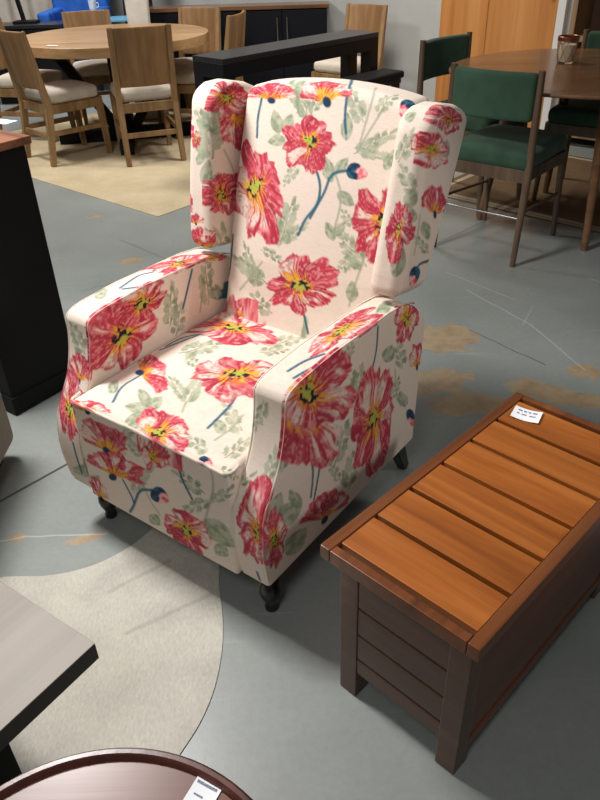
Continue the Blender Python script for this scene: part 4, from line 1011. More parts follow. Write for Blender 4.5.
 ('cup', 193, (-1, 0, 0), (-0.3515, 0.3, 0.55), (0, -0.045, 0), (0, 0, 0.045)),
 ('cup', 194, (-1, 0, 0), (-0.3515, 0.54, 0.22), (0, -0.06, 0), (0, 0, 0.06)),
 ('leaf', 195, (-1, 0, 0), (-0.3515, 0.28, 0.42), (0, -0.03, 0.01), (0, 0.02, 0.06), 4),
 ('leaf', 196, (-1, 0, 0), (-0.3515, 0.22, 0.33), (0, -0.025, 0.01), (0, 0.02, 0.05), 4),
 ('leaf', 197, (-1, 0, 0), (-0.3515, 0.48, 0.44), (0, -0.025, 0.01), (0, 0.02, 0.05), 4),
 ('leaf', 198, (-1, 0, 0), (-0.3515, 0.4, 0.5), (0, -0.025, 0.01), (0, 0.02, 0.05), 4),
 ('leaf', 199, (-1, 0, 0), (-0.3515, 0.06, 0.38), (0, -0.025, 0.01), (0, 0.02, 0.05), 4),
 ('leaf', 200, (-1, 0, 0), (-0.3515, 0.3, 0.22), (0, -0.03, 0.01), (0, 0.02, 0.06), 4),
 ('leaf', 201, (-1, 0, 0), (-0.3515, 0.46, 0.24), (0, -0.025, 0.01), (0, 0.02, 0.05), 4),
 ('poppy', 202, (-1, 0, 0), (-0.349, 0.6, 0.95), (0, -0.06, 0), (0, 0, 0.06)),
 ('poppy', 203, (-1, 0, 0), (-0.349, 0.56, 0.76), (0, -0.06, 0), (0, 0, 0.06)),
 ('leaf', 204, (-1, 0, 0), (-0.348, 0.64, 0.85), (0, -0.025, 0.01), (0, 0.02, 0.05), 4),
 ('leaf', 205, (-1, 0, 0), (-0.348, 0.58, 0.86), (0, -0.02, 0.01), (0, 0.02, 0.04), 4),
 ('poppy', 206, (0, 0.95, 0.3), (-0.12, 0.7844, 0.92), (-0.09, 0, 0), (0, 0.027, 0.08549999999999999)),
 ('poppy', 207, (0, 0.95, 0.3), (0.13, 0.7396, 0.78), (-0.09, 0, 0), (0, 0.027, 0.08549999999999999)),
 ('poppy', 208, (0, 0.95, 0.3), (-0.1, 0.7012, 0.66), (-0.07, 0, 0), (0, 0.021, 0.0665)),
 ('cup', 209, (0, 0.95, 0.3), (0.12, 0.8036, 0.98), (-0.05, 0, 0), (0, 0.015, 0.0475)),
 ('cup', 210, (0, 0.95, 0.3), (-0.02, 0.746, 0.8), (-0.04, 0, 0), (0, 0.012, 0.038)),
 ('cup', 211, (0, 0.95, 0.3), (0.1, 0.6756, 0.58), (-0.05, 0, 0), (0, 0.015, 0.0475)),
]


def paint_print():
    order = {'leaf': 0, 'gstem': 1, 'stem': 2, 'bud': 3, 'cup': 4, 'poppy': 5}
    dl = sorted(DECALS, key=lambda d: order[d[0]])
    for ob in FLORAL_PARTS + [k for f in FLORAL_PARTS for k in f.children]:
        me = ob.data; n = len(me.vertices)
        P = np.empty(n * 3, np.float32); me.vertices.foreach_get('co', P); P = P.reshape(-1, 3).astype(float)
        N = np.empty(n * 3, np.float32); me.vertices.foreach_get('normal', N); N = N.reshape(-1, 3).astype(float)
        C = np.repeat(CREAM[None], n, 0)
        for i, d in enumerate(dl):
            typ, seed = d[0], d[1]
            nn = np.array(d[2])
            if typ in ('stem', 'gstem'):
                pts = np.array(d[3]); wd = d[4]
                lo = pts.min(0) - .03; hi = pts.max(0) + .03
                idx = np.where(np.all((P > lo) & (P < hi), 1) & (N @ nn > .05))[0]
                if not len(idx): continue
                q = P[idx]; best = np.full(len(idx), 9.)
                for a, b in zip(pts[:-1], pts[1:]):
                    ab = b - a; t = np.clip(((q - a) @ ab) / (ab @ ab), 0, 1)
                    dd = q - a - t[:, None] * ab
                    dn = dd @ nn
                    dist = np.sqrt(np.maximum((dd * dd).sum(1) - dn ** 2, 0)) + np.maximum(np.abs(dn) - .03, 0)
                    best = np.minimum(best, dist)
                m = 1 - smoothstep(wd * .5, wd * .5 + .0028, best)
                C[idx] = mixc(C[idx], m * (.95 if typ == 'stem' else .7), TEAL if typ == 'stem' else STEMG)
                continue
            c = np.array(d[3]); eu = np.array(d[4]); ev = np.array(d[5])
            rad = max(np.linalg.norm(eu), np.linalg.norm(ev)) * 1.5
            idx = np.where((np.abs(P - c).max(1) < rad) & (N @ nn > .12))[0]
            if not len(idx): continue
            q = P[idx] - c
            idx = idx[np.abs(q @ nn) < .06]; q = P[idx] - c
            if not len(idx): continue
            G = np.array([[eu @ eu, eu @ ev], [eu @ ev, ev @ ev]])
            uv = np.linalg.solve(G, np.stack([q @ eu, q @ ev]))
            u, v = uv
            if typ == 'poppy': C[idx] = paint_poppy(C[idx], u, v, seed)
            elif typ == 'cup': C[idx] = paint_cup(C[idx], u, v, seed)
            elif typ == 'bud': C[idx] = paint_bud(C[idx], u, v, seed)
            elif typ == 'leaf': C[idx] = paint_leaf(C[idx], u, v, seed, d[6])
        at = me.color_attributes.new('print', 'FLOAT_COLOR', 'POINT')
        at.data.foreach_set('color', np.concatenate([C, np.ones((n, 1))], 1).astype(np.float32).ravel())
    # plain cloth on the parts that face away
    for ob in (CH.children):
        if ob.name.startswith('rear_panel'):
            n = len(ob.data.vertices)
            at = ob.data.color_attributes.new('print', 'FLOAT_COLOR', 'POINT')
            at.data.foreach_set('color', np.concatenate([np.repeat(CREAM[None], n, 0), np.ones((n, 1))], 1).astype(np.float32).ravel())
paint_print()

WORLD = .09
EXPOSURE = 0.0
LIGHTS = [('panel_or_fill', (-1.17, 2.03, 2.5), (-.3, 1.5, 0), .45, 80, (1, .97, .95)),
          ('panel_or_fill', (-.5, -.5, 2.5), (-.1, 1.0, 0), .6, 18, (1, .98, .96)),  # added fill, brightens the near floor and chair front; no known fixture
          ('panel_or_fill', (.2, 5.2, 2.7), (.4, 5.8, .3), .9, 40, (1, .95, .88), .5),
          ('panel_or_fill', (-2.4, 5.2, 2.7), (-1.6, 5.6, 0), .7, 38, (1, .96, .92), .5),
          ('panel_or_fill', (-2.3, 7.4, 2.7), (-2.3, 7.9, 0), .9, 34, (1, .97, .95), .5)]  # added fill, put in to lift the dark far left corner
SPOTS = [((2.4, .6, 2.0), (.10, 1.40, .50), 27, 75, (1, .95, .9))]  # invented spot that brightens the armchair's outer right side
# ------------------------------------------------------------------ slatted wooden chest
A_CH = math.atan2(.7036, .7106)
# local x runs along the length (away), local y to the left; near-left top corner at (0,0)
CT = thing('storage_chest', 'reddish-brown wooden chest with a slatted top, right of the floral armchair', 'chest', (.0278, .9695, 0), A_CH)
L_, W_, H_ = .707, .347, .434
mb = MB(); mb.box((L_ / 2, -.012, H_ - .016), (L_, .024, .032), bevel=.003); mb.build('top_rail', M['chest_rail'], CT)
mb = MB(); mb.box((L_ / 2, -W_ + .012, H_ - .016), (L_, .024, .032), bevel=.003); mb.build('top_rail', M['chest_rail'], CT)
for x in (.010, L_ - .010):
    mb = MB(); mb.box((x, -W_ / 2, H_ - .016), (.020, W_ - .049, .032), bevel=.003); mb.build('top_rail', M['chest_rail'], CT)
SL = [(.0315, .130), (.1375, .2415), (.2495, .3535), (.3615, .4635), (.4715, .570), (.578, .678)]
for a, b_ in SL:
    mb = MB(); mb.box(((a + b_) / 2, -W_ / 2, H_ - .012), (b_ - a - .003, W_ - .050, .018), bevel=.002); mb.build('slat', M['slat'], CT)
mb = MB(); mb.box((L_ / 2, -W_ / 2, H_ - .060), (L_ - .10, W_ - .085, .02), bevel=.002); mb.build('inner_tray', M['black_matte'], CT)
o_ = .025; e_ = .030; lw = .045
for x in (e_ + lw / 2, L_ - e_ - lw / 2):
    for y in (-o_ - lw / 2, -W_ + o_ + lw / 2):
        mb = MB(); mb.box((x, y, (H_ - .033) / 2), (lw, lw, H_ - .033), bevel=.003); mb.build('leg', M['chest_dark'], CT)
wi = W_ - 2 * o_ - 2 * lw
for xe in (e_, L_ - e_):
    sg = 1 if xe < .3 else -1
    mb = MB(); mb.box((xe + sg * .010, -W_ / 2, H_ - .050), (.020, wi + .004, .036), bevel=.002); mb.build('end_rail', M['chest_dark'], CT)
    zz = H_ - .069
    for hgt in (.082, .078, .076, .050):
        mb = MB(); mb.box((xe + sg * .0115, -W_ / 2, zz - hgt / 2), (.018, wi + .002, hgt - .004), bevel=.003); mb.build('end_board', M['chest_dark'], CT)
        zz -= hgt
    mb = MB(); mb.box((xe + sg * .026, -W_ / 2, .24), (.008, wi + .01, .30), bevel=0); mb.build('end_backing', M['black_matte'], CT)
for y in (-o_ - .010, -W_ + o_ + .010):
    mb = MB(); mb.box((L_ / 2, y, .225), (L_ - 2 * e_ - 2 * lw + .004, .014, .35), bevel=.002); mb.build('side_panel', M['chest_side'], CT)
    mb = MB(); mb.box((L_ / 2, y, .062), (L_ - 2 * e_ - 2 * lw + .004, .020, .03), bevel=.002); mb.build('bottom_rail', M['chest_side'], CT)
mb = MB(); mb.box((L_ / 2, -W_ / 2, .07), (L_ - .1, W_ - .09, .012), bevel=0); mb.build('floor_board', M['black_matte'], CT)

def paper_tag(name, label, corners, z, curl=.003, lines=3, cat='tag', bar=False):
    """thin paper slip from four world corners (a,b,c,d)"""
    a, b, c, d = [Vector((p[0], p[1], 0)) for p in corners]
    o = (a + b + c + d) / 4
    nx, ny = 10, 6
    vs, fs = [], []
    for k in (0, .0004):
        for i in range(nx + 1):
            for j in range(ny + 1):
                u, v = i / nx, j / ny
                p = (a * (1 - u) + b * u) * (1 - v) + (d * (1 - u) + c * u) * v - o
                zz = curl * (abs(u - .5) * 2) ** 2 + k + .0006
                vs.append((p.x, p.y, zz))
    m = (nx + 1) * (ny + 1)
    I = lambda k, i, j: k * m + i * (ny + 1) + j
    for i in range(nx):
        for j in range(ny):
            fs.append((I(1, i, j), I(1, i + 1, j), I(1, i + 1, j + 1), I(1, i, j + 1)))
            fs.append((I(0, i, j), I(0, i, j + 1), I(0, i + 1, j + 1), I(0, i + 1, j)))
    for i in range(nx):
        fs.append((I(0, i, 0), I(0, i + 1, 0), I(1, i + 1, 0), I(1, i, 0))); fs.append((I(0, i, ny), I(1, i, ny), I(1, i + 1, ny), I(0, i + 1, ny)))
    for j in range(ny):
        fs.append((I(0, 0, j), I(1, 0, j), I(1, 0, j + 1), I(0, 0, j + 1))); fs.append((I(0, nx, j), I(0, nx, j + 1), I(1, nx, j + 1), I(1, nx, j)))
    r = thing(name, label, cat, (o.x, o.y, z))
    mb = MB(); mb.add(vs, fs); mb.build('paper', M['paper'], r)
    return r, (lambda u, v, h=.0012: ((a * (1 - u) + b * u) * (1 - v) + (d * (1 - u) + c * u) * v - o) + Vector((0, 0, curl * (abs(u - .5) * 2) ** 2 + h + .0004)))

def tag_print(root, f, rows):
    mb = MB()
    for (u0, u1, v0, v1) in rows:
        n = max(1, int((u1 - u0) * 10)); 
        for k in range(n):
            ua = u0 + (u1 - u0) * k / n; ub = u0 + (u1 - u0) * (k + 1) / n
            mb.add([f(ua, v0), f(ub, v0), f(ub, v1), f(ua, v1)], [(0, 1, 2, 3)])
    mb.build('printing', M['ink'], root, smooth=False)

r, f = paper_tag('price_tag', 'small white paper tag curling on the far slat of the wooden chest',
                 [(.512, 1.404), (.566, 1.371), (.542, 1.328), (.487, 1.363)], H_ - .0025, .004)
tag_print(r, f, [(.15, .30, .2, .3), (.36, .46, .2, .3), (.52, .62, .2, .3), (.68, .84, .2, .3), (.15, .25, .5, .58), (.32, .5, .5, .58), (.6, .82, .5, .58)])

# ------------------------------------------------------------------ cowhide rug
HIDE = [(-.198, 1.074), (-.208, .97), (-.233, .888), (-.268, .824), (-.30, .76), (-.30, .68), (-.38, .60), (-.52, .55), (-.70, .60), (-.86, .72), (-.98, .90),
        (-1.02, 1.10), (-.98, 1.25), (-.88, 1.31), (-.769, 1.325), (-.69, 1.318), (-.62, 1.330), (-.56, 1.352), (-.515, 1.382), (-.47, 1.42),
        (-.43, 1.475), (-.40, 1.53), (-.36, 1.58), (-.30, 1.60), (-.25, 1.56), (-.235, 1.48), (-.23, 1.38), (-.222, 1.26), (-.205, 1.176)]
def smooth_poly(P, it=3):
    for _ in range(it):
        Q = []
        for i in range(len(P)):
            a, b = P[i], P[(i + 1) % len(P)]
            Q += [(a[0] * .75 + b[0] * .25, a[1] * .75 + b[1] * .25), (a[0] * .25 + b[0] * .75, a[1] * .25 + b[1] * .75)]
        P = Q
    return P
mb = MB(); mb.prism(smooth_poly(HIDE), 0.0, .003)
tag(mb.build('cowhide_rug', M['hide'], smooth=False), 'cream cowhide rug lying under the front of the floral armchair', 'rug')

# ------------------------------------------------------------------ grey-topped low table, bottom left
cx, cy = -.3518, .7742
ua = math.atan2(-.1516, -.107)
# corner at origin; +x runs towards the camera-left edge, +y runs back-left
GT = thing('coffee_table', 'grey wood-topped coffee table with a thin dark edge, its corner over the cowhide rug', 'coffee table', (cx, cy, 0), ua)
def gl(x, y): return (x, y)
w_, l_ = .62, -.60
mb = MB(); mb.box((w_ / 2, l_ / 2, .4185), (w_, -l_, .003), bevel=.001); mb.build('top', M['grey_wood'], GT)
mb = MB(); mb.box((w_ / 2, l_ / 2, .399), (w_ , -l_ , .036), bevel=.001); mb.build('edge_frame', M['dark_edge'], GT)
for (x, y) in ((.20, -.06), (w_ - .06, -.06), (.20, l_ + .06), (w_ - .06, l_ + .06)):
    mb = MB(); mb.box((x, y, .192), (.06, .06, .378), bevel=.003); mb.build('leg', M['black_matte'], GT)

# ------------------------------------------------------------------ round raised-rim table at the bottom edge
RT = thing('side_table', 'round reddish-brown side table with a raised rim, at the bottom edge', 'side table', (-.262, .302, 0))
rr = .2615; zt = .47
prof = [(rr - .0165, zt - .011), (rr - .0135, zt - .004), (rr - .010, zt - .001), (rr - .004, zt - .001), (rr, zt - .005), (rr + .002, zt - .012), (rr - .004, zt - .026), (rr - .03, zt - .034), (.02, zt - .034)]
mb = MB(); mb.lathe([(rr - .010, zt - .0105), (.0005, zt - .0105)], (0, 0, 0), 96, cap=False); mb.lathe([(.001, zt - .02), (rr - .02, zt - .02)], (0, 0, 0), 96, cap=False)
mb.build('top', M['red_wood'], RT)
mb = MB(); mb.lathe(prof, (0, 0, 0), 96, cap=False); mb.build('rim', mat_wood('dark_rim_wood', srgb(58, 28, 22), srgb(84, 44, 36), srgb(104, 60, 50), axis=2, rough=.3), RT)
mb = MB(); mb.lathe([(.05, zt - .034), (.03, zt - .06), (.026, .30), (.038, .25), (.03, .20), (.045, .12), (.03, .09)], n=24); mb.build('pedestal', M['chest_rail'], RT)
for k in range(3):
    a = R(90 + 120 * k + 30); mb = MB()
    mb.tube([(.02 * math.cos(a), .02 * math.sin(a), .12), (.10 * math.cos(a), .10 * math.sin(a), .085), (.17 * math.cos(a), .17 * math.sin(a), .04), (.21 * math.cos(a), .21 * math.sin(a), .014)], [.02, .019, .016, .014], 10)
    mb.build('foot', M['chest_rail'], RT)
r, f = paper_tag('price_tag', 'white printed price tag lying on the round reddish-brown table', [(-.1500, .5265), (-.1165, .5080), (-.1415, .4585), (-.1755, .4775)], zt - .0105, .001)
tag_print(r, f, [(.08 + i * .045, .08 + i * .045 + .028, .14, .21) for i in range(18)] + [(.1, .35, .06, .085), (.2, .55, .44, .48)])

# ------------------------------------------------------------------ tall black cabinet with wooden top, left
A_BC = math.atan2(.80, .60)
BC = thing('cabinet', 'tall black cabinet with a wooden top, left of the floral armchair', 'cabinet', (-.989, 2.08, 0), A_BC)
mb = MB(); mb.box((.1375, .40, .46), (.275, .80, .80), bevel=.003); mb.build('body', M['black_matte'], BC)
mb = MB(); mb.box((.1375, .40, .035), (.29, .815, .07), bevel=.006); mb.build('plinth', M['black_matte'], BC)
mb = MB(); mb.box((.1375, .40, .8725), (.305, .84, .025), bevel=.004); mb.build('top', mat_wood('brown_cabinet_top', srgb(84, 48, 32), srgb(128, 80, 56), srgb(158, 108, 80), axis=1, rough=.4), BC)
mb = MB(); mb.box((.279, .40, .45), (.006, .70, .66), bevel=.002); pd = mb.build('side_frame', M['black_matte'], BC)
# card on it
r, f = paper_tag('card', 'white card lying on the wooden top of the black cabinet', [(-.985, 2.55), (-.90, 2.50), (-.925, 2.455), (-1.01, 2.50)], .885, .001)

# ------------------------------------------------------------------ grey sofa end, left
SF = thing('sofa', 'grey tweed sofa, only its rounded end showing at the left edge', 'sofa', (-1.305, 1.495, 0), 0)
rbox('arm', (.18, .78, .56), .045, .03, M['grey_fabric'], SF, None, (.32, -.03, .34))
rbox('base', (.9, .74, .26), .03, .04, M['grey_fabric'], SF, None, (-.22, -.03, .19))
rbox('seat_cushion', (.86, .66, .16), .05, .03, M['grey_fabric'], SF, None, (-.22, -.06, .40))
rbox('backrest', (.9, .20, .48), .06, .03, M['grey_fabric'], SF, None, (-.22, .26, .55))
for (x, y) in ((.33, -.36), (.33, .30), (-.58, -.36), (-.58, .30)):
    mb = MB(); mb.box((x, y, .03), (.05, .05, .062), bevel=.004); mb.build('foot', M['black_matte'], SF)

# ------------------------------------------------------------------ beige area rug + left dining set
ra = math.atan2(.664, -.748)
RG = MB()
k_ = Vector((-.794, 4.101)); e1 = Vector((-.748, .664)); e2 = Vector((.664, .748))
pts = [k_, k_ + e2 * 2.05, k_ + e2 * 2.05 + e1 * 2.7, k_ + e1 * 2.7]
RG.prism([(p.x, p.y) for p in pts], 0, .004)
tag(RG.build('area_rug', M['beige_rug'], smooth=False), 'beige area rug under the light oak dining set', 'rug')

TX, TY, TR = -1.31, 6.0, .715
DT = thing('dining_table', 'round light oak dining table on a black pedestal base, back left', 'dining table', (TX, TY, .004))
mb = MB(); mb.lathe([(TR - .01, .684), (TR - .003, .686), (TR, .689), (TR, .748), (TR - .002, .7505), (TR - .006, .7515)], n=96); mb.build('top', M['oak_top'], DT)
for k in range(2):
    a = R(10 + 90 * k)
    mb = MB(); mb.box((0, 0, .045), (1.05, .10, .09), rot=(0, 0, a), bevel=.006); mb.build('floor_beam', M['black_matte'], DT)
for k in range(4):
    a = R(10 + 90 * k)
    mb = MB(); mb.beam((.07 * math.cos(a), .07 * math.sin(a), .09), (.44 * math.cos(a), .44 * math.sin(a), .66), .09, .07, bevel=.005); mb.build('strut', M['black_matte'], DT)
mb = MB(); mb.box((0, 0, .665), (.95, .09, .03), rot=(0, 0, R(10)), bevel=.003); mb.box((0, 0, .665), (.95, .09, .028), rot=(0, 0, R(100)), bevel=.003); mb.build('top_brace', M['black_matte'], DT)
r, f = paper_tag('card', 'tiny white card on the near rim of the round light oak dining table', [(-1.64, 5.47), (-1.56, 5.45), (-1.57, 5.42), (-1.65, 5.44)], .759, .001)

def oak_chair(name, label, group='light oak dining chairs', seatmat='cream_fabric'):
    """origin at floor midway between the rear legs, facing +y"""
    t = thing(name, label, 'chair', (0, 0, 0), 0, group)
    for s in (-1, 1):
        mb = MB()
        mb.beam((s * .195, -.055, 0), (s * .19, 0, .40), .036, .036, up=(0, 1, 0), w2=.04, t2=.05)
        mb.beam((s * .19, 0, .39), (s * .19, -.075, .88), .04, .05, up=(0, 1, 0), w2=.036, t2=.026)
        mb.build('rear_leg', M['oak'], t)
        mb = MB(); mb.beam((s * .185, .425, 0), (s * .185, .40, .41), .032, .034, up=(0, 1, 0), w2=.044, t2=.048); mb.build('front_leg', M['oak'], t)
        mb = MB(); mb.box((s * .188, .20, .375), (.026, .36, .06), bevel=.003); mb.build('seat_rail', M['oak'], t)
        mb = MB(); mb.box((s * .190, .19, .215), (.022, .42, .034), bevel=.003); mb.build('stretcher', M['oak'], t)
    mb = MB(); mb.box((0, .0, .375), (.345, .028, .06), bevel=.003); mb.build('seat_rail', M['oak'], t)
    mb = MB(); mb.box((0, .40, .375), (.335, .028, .06), bevel=.003); mb.build('seat_rail', M['oak'], t)
    mb = MB(); mb.box((0, -.028, .20), (.355, .022, .034), bevel=.003); mb.build('stretcher', M['oak'], t)
    def pan(P):
        z = P[:, 2] + .695
        cv = .030 * (1 - (P[:, 0] / .18) ** 2)
        return np.stack([P[:, 0], P[:, 1] + .0 - .075 * (z - .39) / .49 - cv + .004, z], 1)
    rbox('back_panel', (.348, .018, .365), .006, .02, M['oak_panel'], t, pan)
    def cush(P):
        z = P[:, 2]
        u = np.clip(1 - (P[:, 0] / .20) ** 2, 0, 1) * np.clip(1 - (P[:, 1] / .22) ** 2, 0, 1)
        return np.stack([P[:, 0] * (1 - .06 * (P[:, 1] < -.15)), P[:, 1] + .215, z + .448 + .022 * u * (z > 0)], 1)
    rbox('seat', (.40, .40, .085), .034, .02, M[seatmat], t, cush)
    return t

def place(o, p, facing, scale=1.0, label=None, first=False, group=None, name=None):
    c = o if first else copy_tree(o)
    c.location = (p[0], p[1], p[2] if len(p) > 2 else 0)
    c.rotation_euler = (0, 0, math.atan2(facing[1], facing[0]) - math.pi / 2)
    c.scale = (scale,) * 3
    if label: c['label'] = label
    return c

oc = oak_chair('dining_chair', '')
Z8 = .004
place(oc, (-.985, 5.29, Z8), (-.32, .95), 1.0, 'light oak dining chair turned back-on, nearest the armchair at the round table', True)
place(oc, (-1.80, 5.42, Z8), (.72, .69), .985, 'light oak dining chair behind the tall black cabinet, white seat seen from the side')
place(oc, (-2.26, 6.24, Z8), (.95, -.25), .97, 'light oak dining chair at the far left edge beside the round table')
place(oc, (-1.69, 6.86, Z8), (.30, -.95), .955, 'light oak dining chair facing us across the round table, in front of the blue armchair')
place(oc, (-.765, 6.74, Z8), (-.45, -.89), .965, 'light oak dining chair at the right rear of the round table, before the black sideboard')
place(oc, (-.445, 6.02, Z8), (-.96, .24), .985, 'light oak dining chair in profile beside the left end of the black console')
place(oc, (.60, 6.55, 0), (-.67, -.745), .965, 'light oak chair standing against the pale wall behind the black console')

# ------------------------------------------------------------------ black console, bench, sideboard
u45 = Vector((.707, .707))
CN = thing('console_table', 'long black console table behind the floral armchair', 'console table', (-.594, 4.86, .004), R(45))
# local x along length, y negative towards the camera-right
LC, DC, HC = 1.47, .285, .745
mb = MB(); mb.box((LC / 2, -DC / 2, HC - .016), (LC, DC, .032), bevel=.003); mb.build('top', M['black_top'], CN)
for y in (-.012, -DC + .012):
    mb = MB(); mb.box((LC / 2, y, HC - .072), (LC - .1, .022, .082), bevel=.002); mb.build('apron', M['black'], CN)
for x in (.012, LC - .012):
    mb = MB(); mb.box((x, -DC / 2, HC - .072), (.022, DC - .1, .082), bevel=.002); mb.build('apron', M['black'], CN)
for x in (.045, LC - .045):
    for y in (-.045, -DC + .045):
        mb = MB(); mb.box((x, y, (HC - .032) / 2), (.09, .09, HC - .032), bevel=.003); mb.build('leg', M['black'], CN)
r, f = paper_tag('sticker', 'small white sticker on the near end of the long black console', [(-.40, 4.78), (-.35, 4.79), (-.345, 4.755), (-.395, 4.745)], HC, .0005)

BN = thing('bench', 'low black bench drawn up along the near side of the long black console', 'bench', (.083, 4.971, 0), R(45))
def bnc(P):
    return np.stack([P[:, 0] + .47, P[:, 1], P[:, 2] + .485], 1)
rbox('seat_pad', (.98, .20, .05), .018, .02, M['black_matte'], BN, bnc)
mb = MB(); mb.box((.47, 0, .445), (.92, .18, .03), bevel=.003); mb.build('frame', M['black'], BN)
for x in (.04, .90):
    for y in (-.062, .062):
        mb = MB(); mb.box((x, y, .215), (.045, .045, .43), bevel=.003); mb.build('leg', M['black'], BN)

SB = thing('sideboard', 'dark navy-black sideboard with a wooden top, against the back wall', 'sideboard', (-.43, 6.99, .004), R(-2))
mb = MB(); mb.box((0, .12, .43), (1.54, .24, .74), bevel=.004); mb.build('body', M['navy'], SB)
mb = MB(); mb.box((0, .115, .815), (1.58, .28, .03), bevel=.004); mb.build('top', M['walnut_top'], SB)
mb = MB(); mb.box((0, .13, .03), (1.48, .2, .062), bevel=.003); mb.build('plinth', M['black_matte'], SB)
for i in range(4):
    x = -.576 + i * .384
    dd = MB(); dd.box((x, -.008, .44), (.372, .02, .70), bevel=.004); do = dd.build('door', M['navy'], SB)
    hx = x + (.15 if i % 2 == 0 else -.15)
    hb = MB(); hb.tube([(hx, -.035, .52), (hx, -.035, .74)], .006, 10); hb.box((hx, -.026, .55), (.008, .02, .008), bevel=.001); hb.box((hx, -.026, .71), (.008, .02, .008), bevel=.001)
    hb.build('handle', M['steel'], do)

# ------------------------------------------------------------------ far left corner of the showroom
LCN = thing('low_cabinet', 'low black cabinet at the far left with a lamp stem on it', 'cabinet', (-2.50, 7.55, 0), R(-2))
mb = MB(); mb.box((0, .16, .36), (.76, .30, .60), bevel=.004); mb.build('body', M['black_matte'], LCN)
mb = MB(); mb.box((0, .16, .675), (.78, .34, .03), bevel=.003); mb.build('top', M['black_top'], LCN)
mb = MB(); mb.box((0, .16, .03), (.7, .26, .062), bevel=.003); mb.build('plinth', M['black_matte'], LCN)
for s in (-1, 1):
    mb = MB(); mb.box((s * .19, -.001, .37), (.37, .018, .56), bevel=.003); dd = mb.build('door', M['black_matte'], LCN)
    mb = MB(); mb.tube([(s * .03, -.018, .42), (s * .03, -.018, .60)], .006, 8); mb.build('handle', M['steel'], dd)
LP = thing('table_lamp', 'tall black lamp stem on the low black cabinet at the far left', 'lamp', (-2.48, 7.72, .69))
mb = MB(); mb.box((0, 0, .012), (.22, .14, .024), bevel=.004); mb.build('base', M['black_matte'], LP)
mb = MB(); mb.tube([(-.02, 0, .02), (-.09, 0, .55)], .022, 12); mb.build('pole', M['black_matte'], LP)
mb = MB(); mb.lathe([(.17, .53), (.12, .80), (.117, .80), (.167, .53)], (-.09, 0, 0), 32, cap=False); mb.build('lamp_shade', M['drape'], LP)

def drape(name, label, mat, p, width, rz, z0=.0, h=2.2, waves=5, cat='curtain'):
    vs, fs = [], []; n = waves * 10
    for k, off in ((0, 0), (1, .012)):
        for i in range(n + 1):
            x = -width / 2 + width * i / n
            y = .035 * math.sin(i / 10 * 2 * math.pi) + off
            vs += [(x, y, z0), (x, y * .8, z0 + h)]
    m = 2 * (n + 1)
    for i in range(n):
        fs.append((2 * i, 2 * i + 2, 2 * i + 3, 2 * i + 1)); fs.append((m + 2 * i, m + 2 * i + 1, m + 2 * i + 3, m + 2 * i + 2))
        fs.append((2 * i + 1, 2 * i + 3, m + 2 * i + 3, m + 2 * i + 1)); fs.append((2 * i, m + 2 * i, m + 2 * i + 2, 2 * i + 2))
    fs.append((0, 1, m + 1, m)); e = 2 * n; fs.append((e, m + e, m + e + 1, e + 1))
    r = thing(name, label, cat, (p[0], p[1], 0), rz)
    mb = MB(); mb.add(vs, fs); mb.build('cloth', mat, r)
    mb = MB(); mb.tube([(-width / 2 - .05, 0, z0 + h), (width / 2 + .05, 0, z0 + h)], .012, 10); mb.build('rod', M['black_matte'], r)
    for s in (-1, 1):
        mb = MB(); mb.tube([(s * (width / 2 + .03), 0.02, 0), (s * (width / 2 + .03), 0.02, z0 + h)], .012, 8); mb.build('post', M['black_matte'], r)
    return r
drape('curtain', 'pale pinkish curtain at the far left behind the lamp', M['drape'], (-3.0, 8.9), 1.1, R(-4), .02)
drape('curtain', 'pale blue-green curtain beside the blue armchair at the far left', M['teal_drape'], (-2.18, 8.9), .42, R(-4), .02, waves=3)

BA = thing('armchair', 'bright blue armchair at the far left behind the round oak table', 'armchair', (-2.14, 8.24, 0), R(180))
BA.scale = (.8, 1, 1)
rbox('seat', (.62, .56, .26), .05, .04, M['blue_fabric'], BA, None, (0, 0, .30))
rbox('backrest', (.74, .16, .72), .06, .04, M['blue_fabric'], BA, None, (0, -.32, .74))
for s in (-1, 1):
    rbox('arm', (.15, .62, .57), .03, .04, M['blue_fabric'], BA, None, (s * .30, 0, .47))
    for y in (-.24, .24):
        mb = MB(); mb.box((s * .25, y, .095), (.05, .05, .19), bevel=.003); mb.build('leg', M['black_matte'], BA)

GS = thing('glass_table', 'small table with a pale blue top behind the round oak table', 'side table', (-1.62, 7.80, 0))
mb = MB(); mb.box((0, 0, .695), (.34, .34, .02), rot=(0, 0, R(14)), bevel=.003); mb.build('top', M['blue_glass'], GS)
for (x, y) in ((-.10, -.14), (.14, -.10), (-.14, .10), (.10, .14)):
    mb = MB(); mb.box((x, y, .343), (.022, .022, .685), bevel=.002); mb.build('leg', M['black_matte'], GS)
CU = thing('cup', 'white cup standing on the arm of the blue armchair at the far left', 'cup', (-1.90, 8.02, .756))
mb = MB(); mb.lathe([(.030, 0), (.036, .02), (.038, .085), (.034, .085), (.030, .01)], n=24, cap=True); mb.build('body', M['cup'], CU)
mb = MB(); mb.tube([(.036, 0, .065), (.058, 0, .06), (.058, 0, .03), (.036, 0, .022)], .005, 8); mb.build('handle', M['cup'], CU)

MR = thing('floor_mirror', 'dark-framed leaning mirror behind the pale blue-topped table', 'mirror', (-1.50, 8.25, 0), R(-6))
mb = MB(); mb.box((0, 0, .80), (.30, .03, 1.56), rot=(R(-6), 0, 0), bevel=.004); mb.build('frame', M['black_matte'], MR)
mb = MB(); mb.box((0, -.018, .80), (.24, .006, 1.48), rot=(R(-6), 0, 0), bevel=0); mb.build('glass', mat_plain('dark_mirror_glass', (.05, .05, .055), .08, 0.0, .05), MR)
mb = MB(); mb.beam((0, .14, 1.2), (0, .34, .012), .03, .02); mb.build('strut', M['black_matte'], MR)

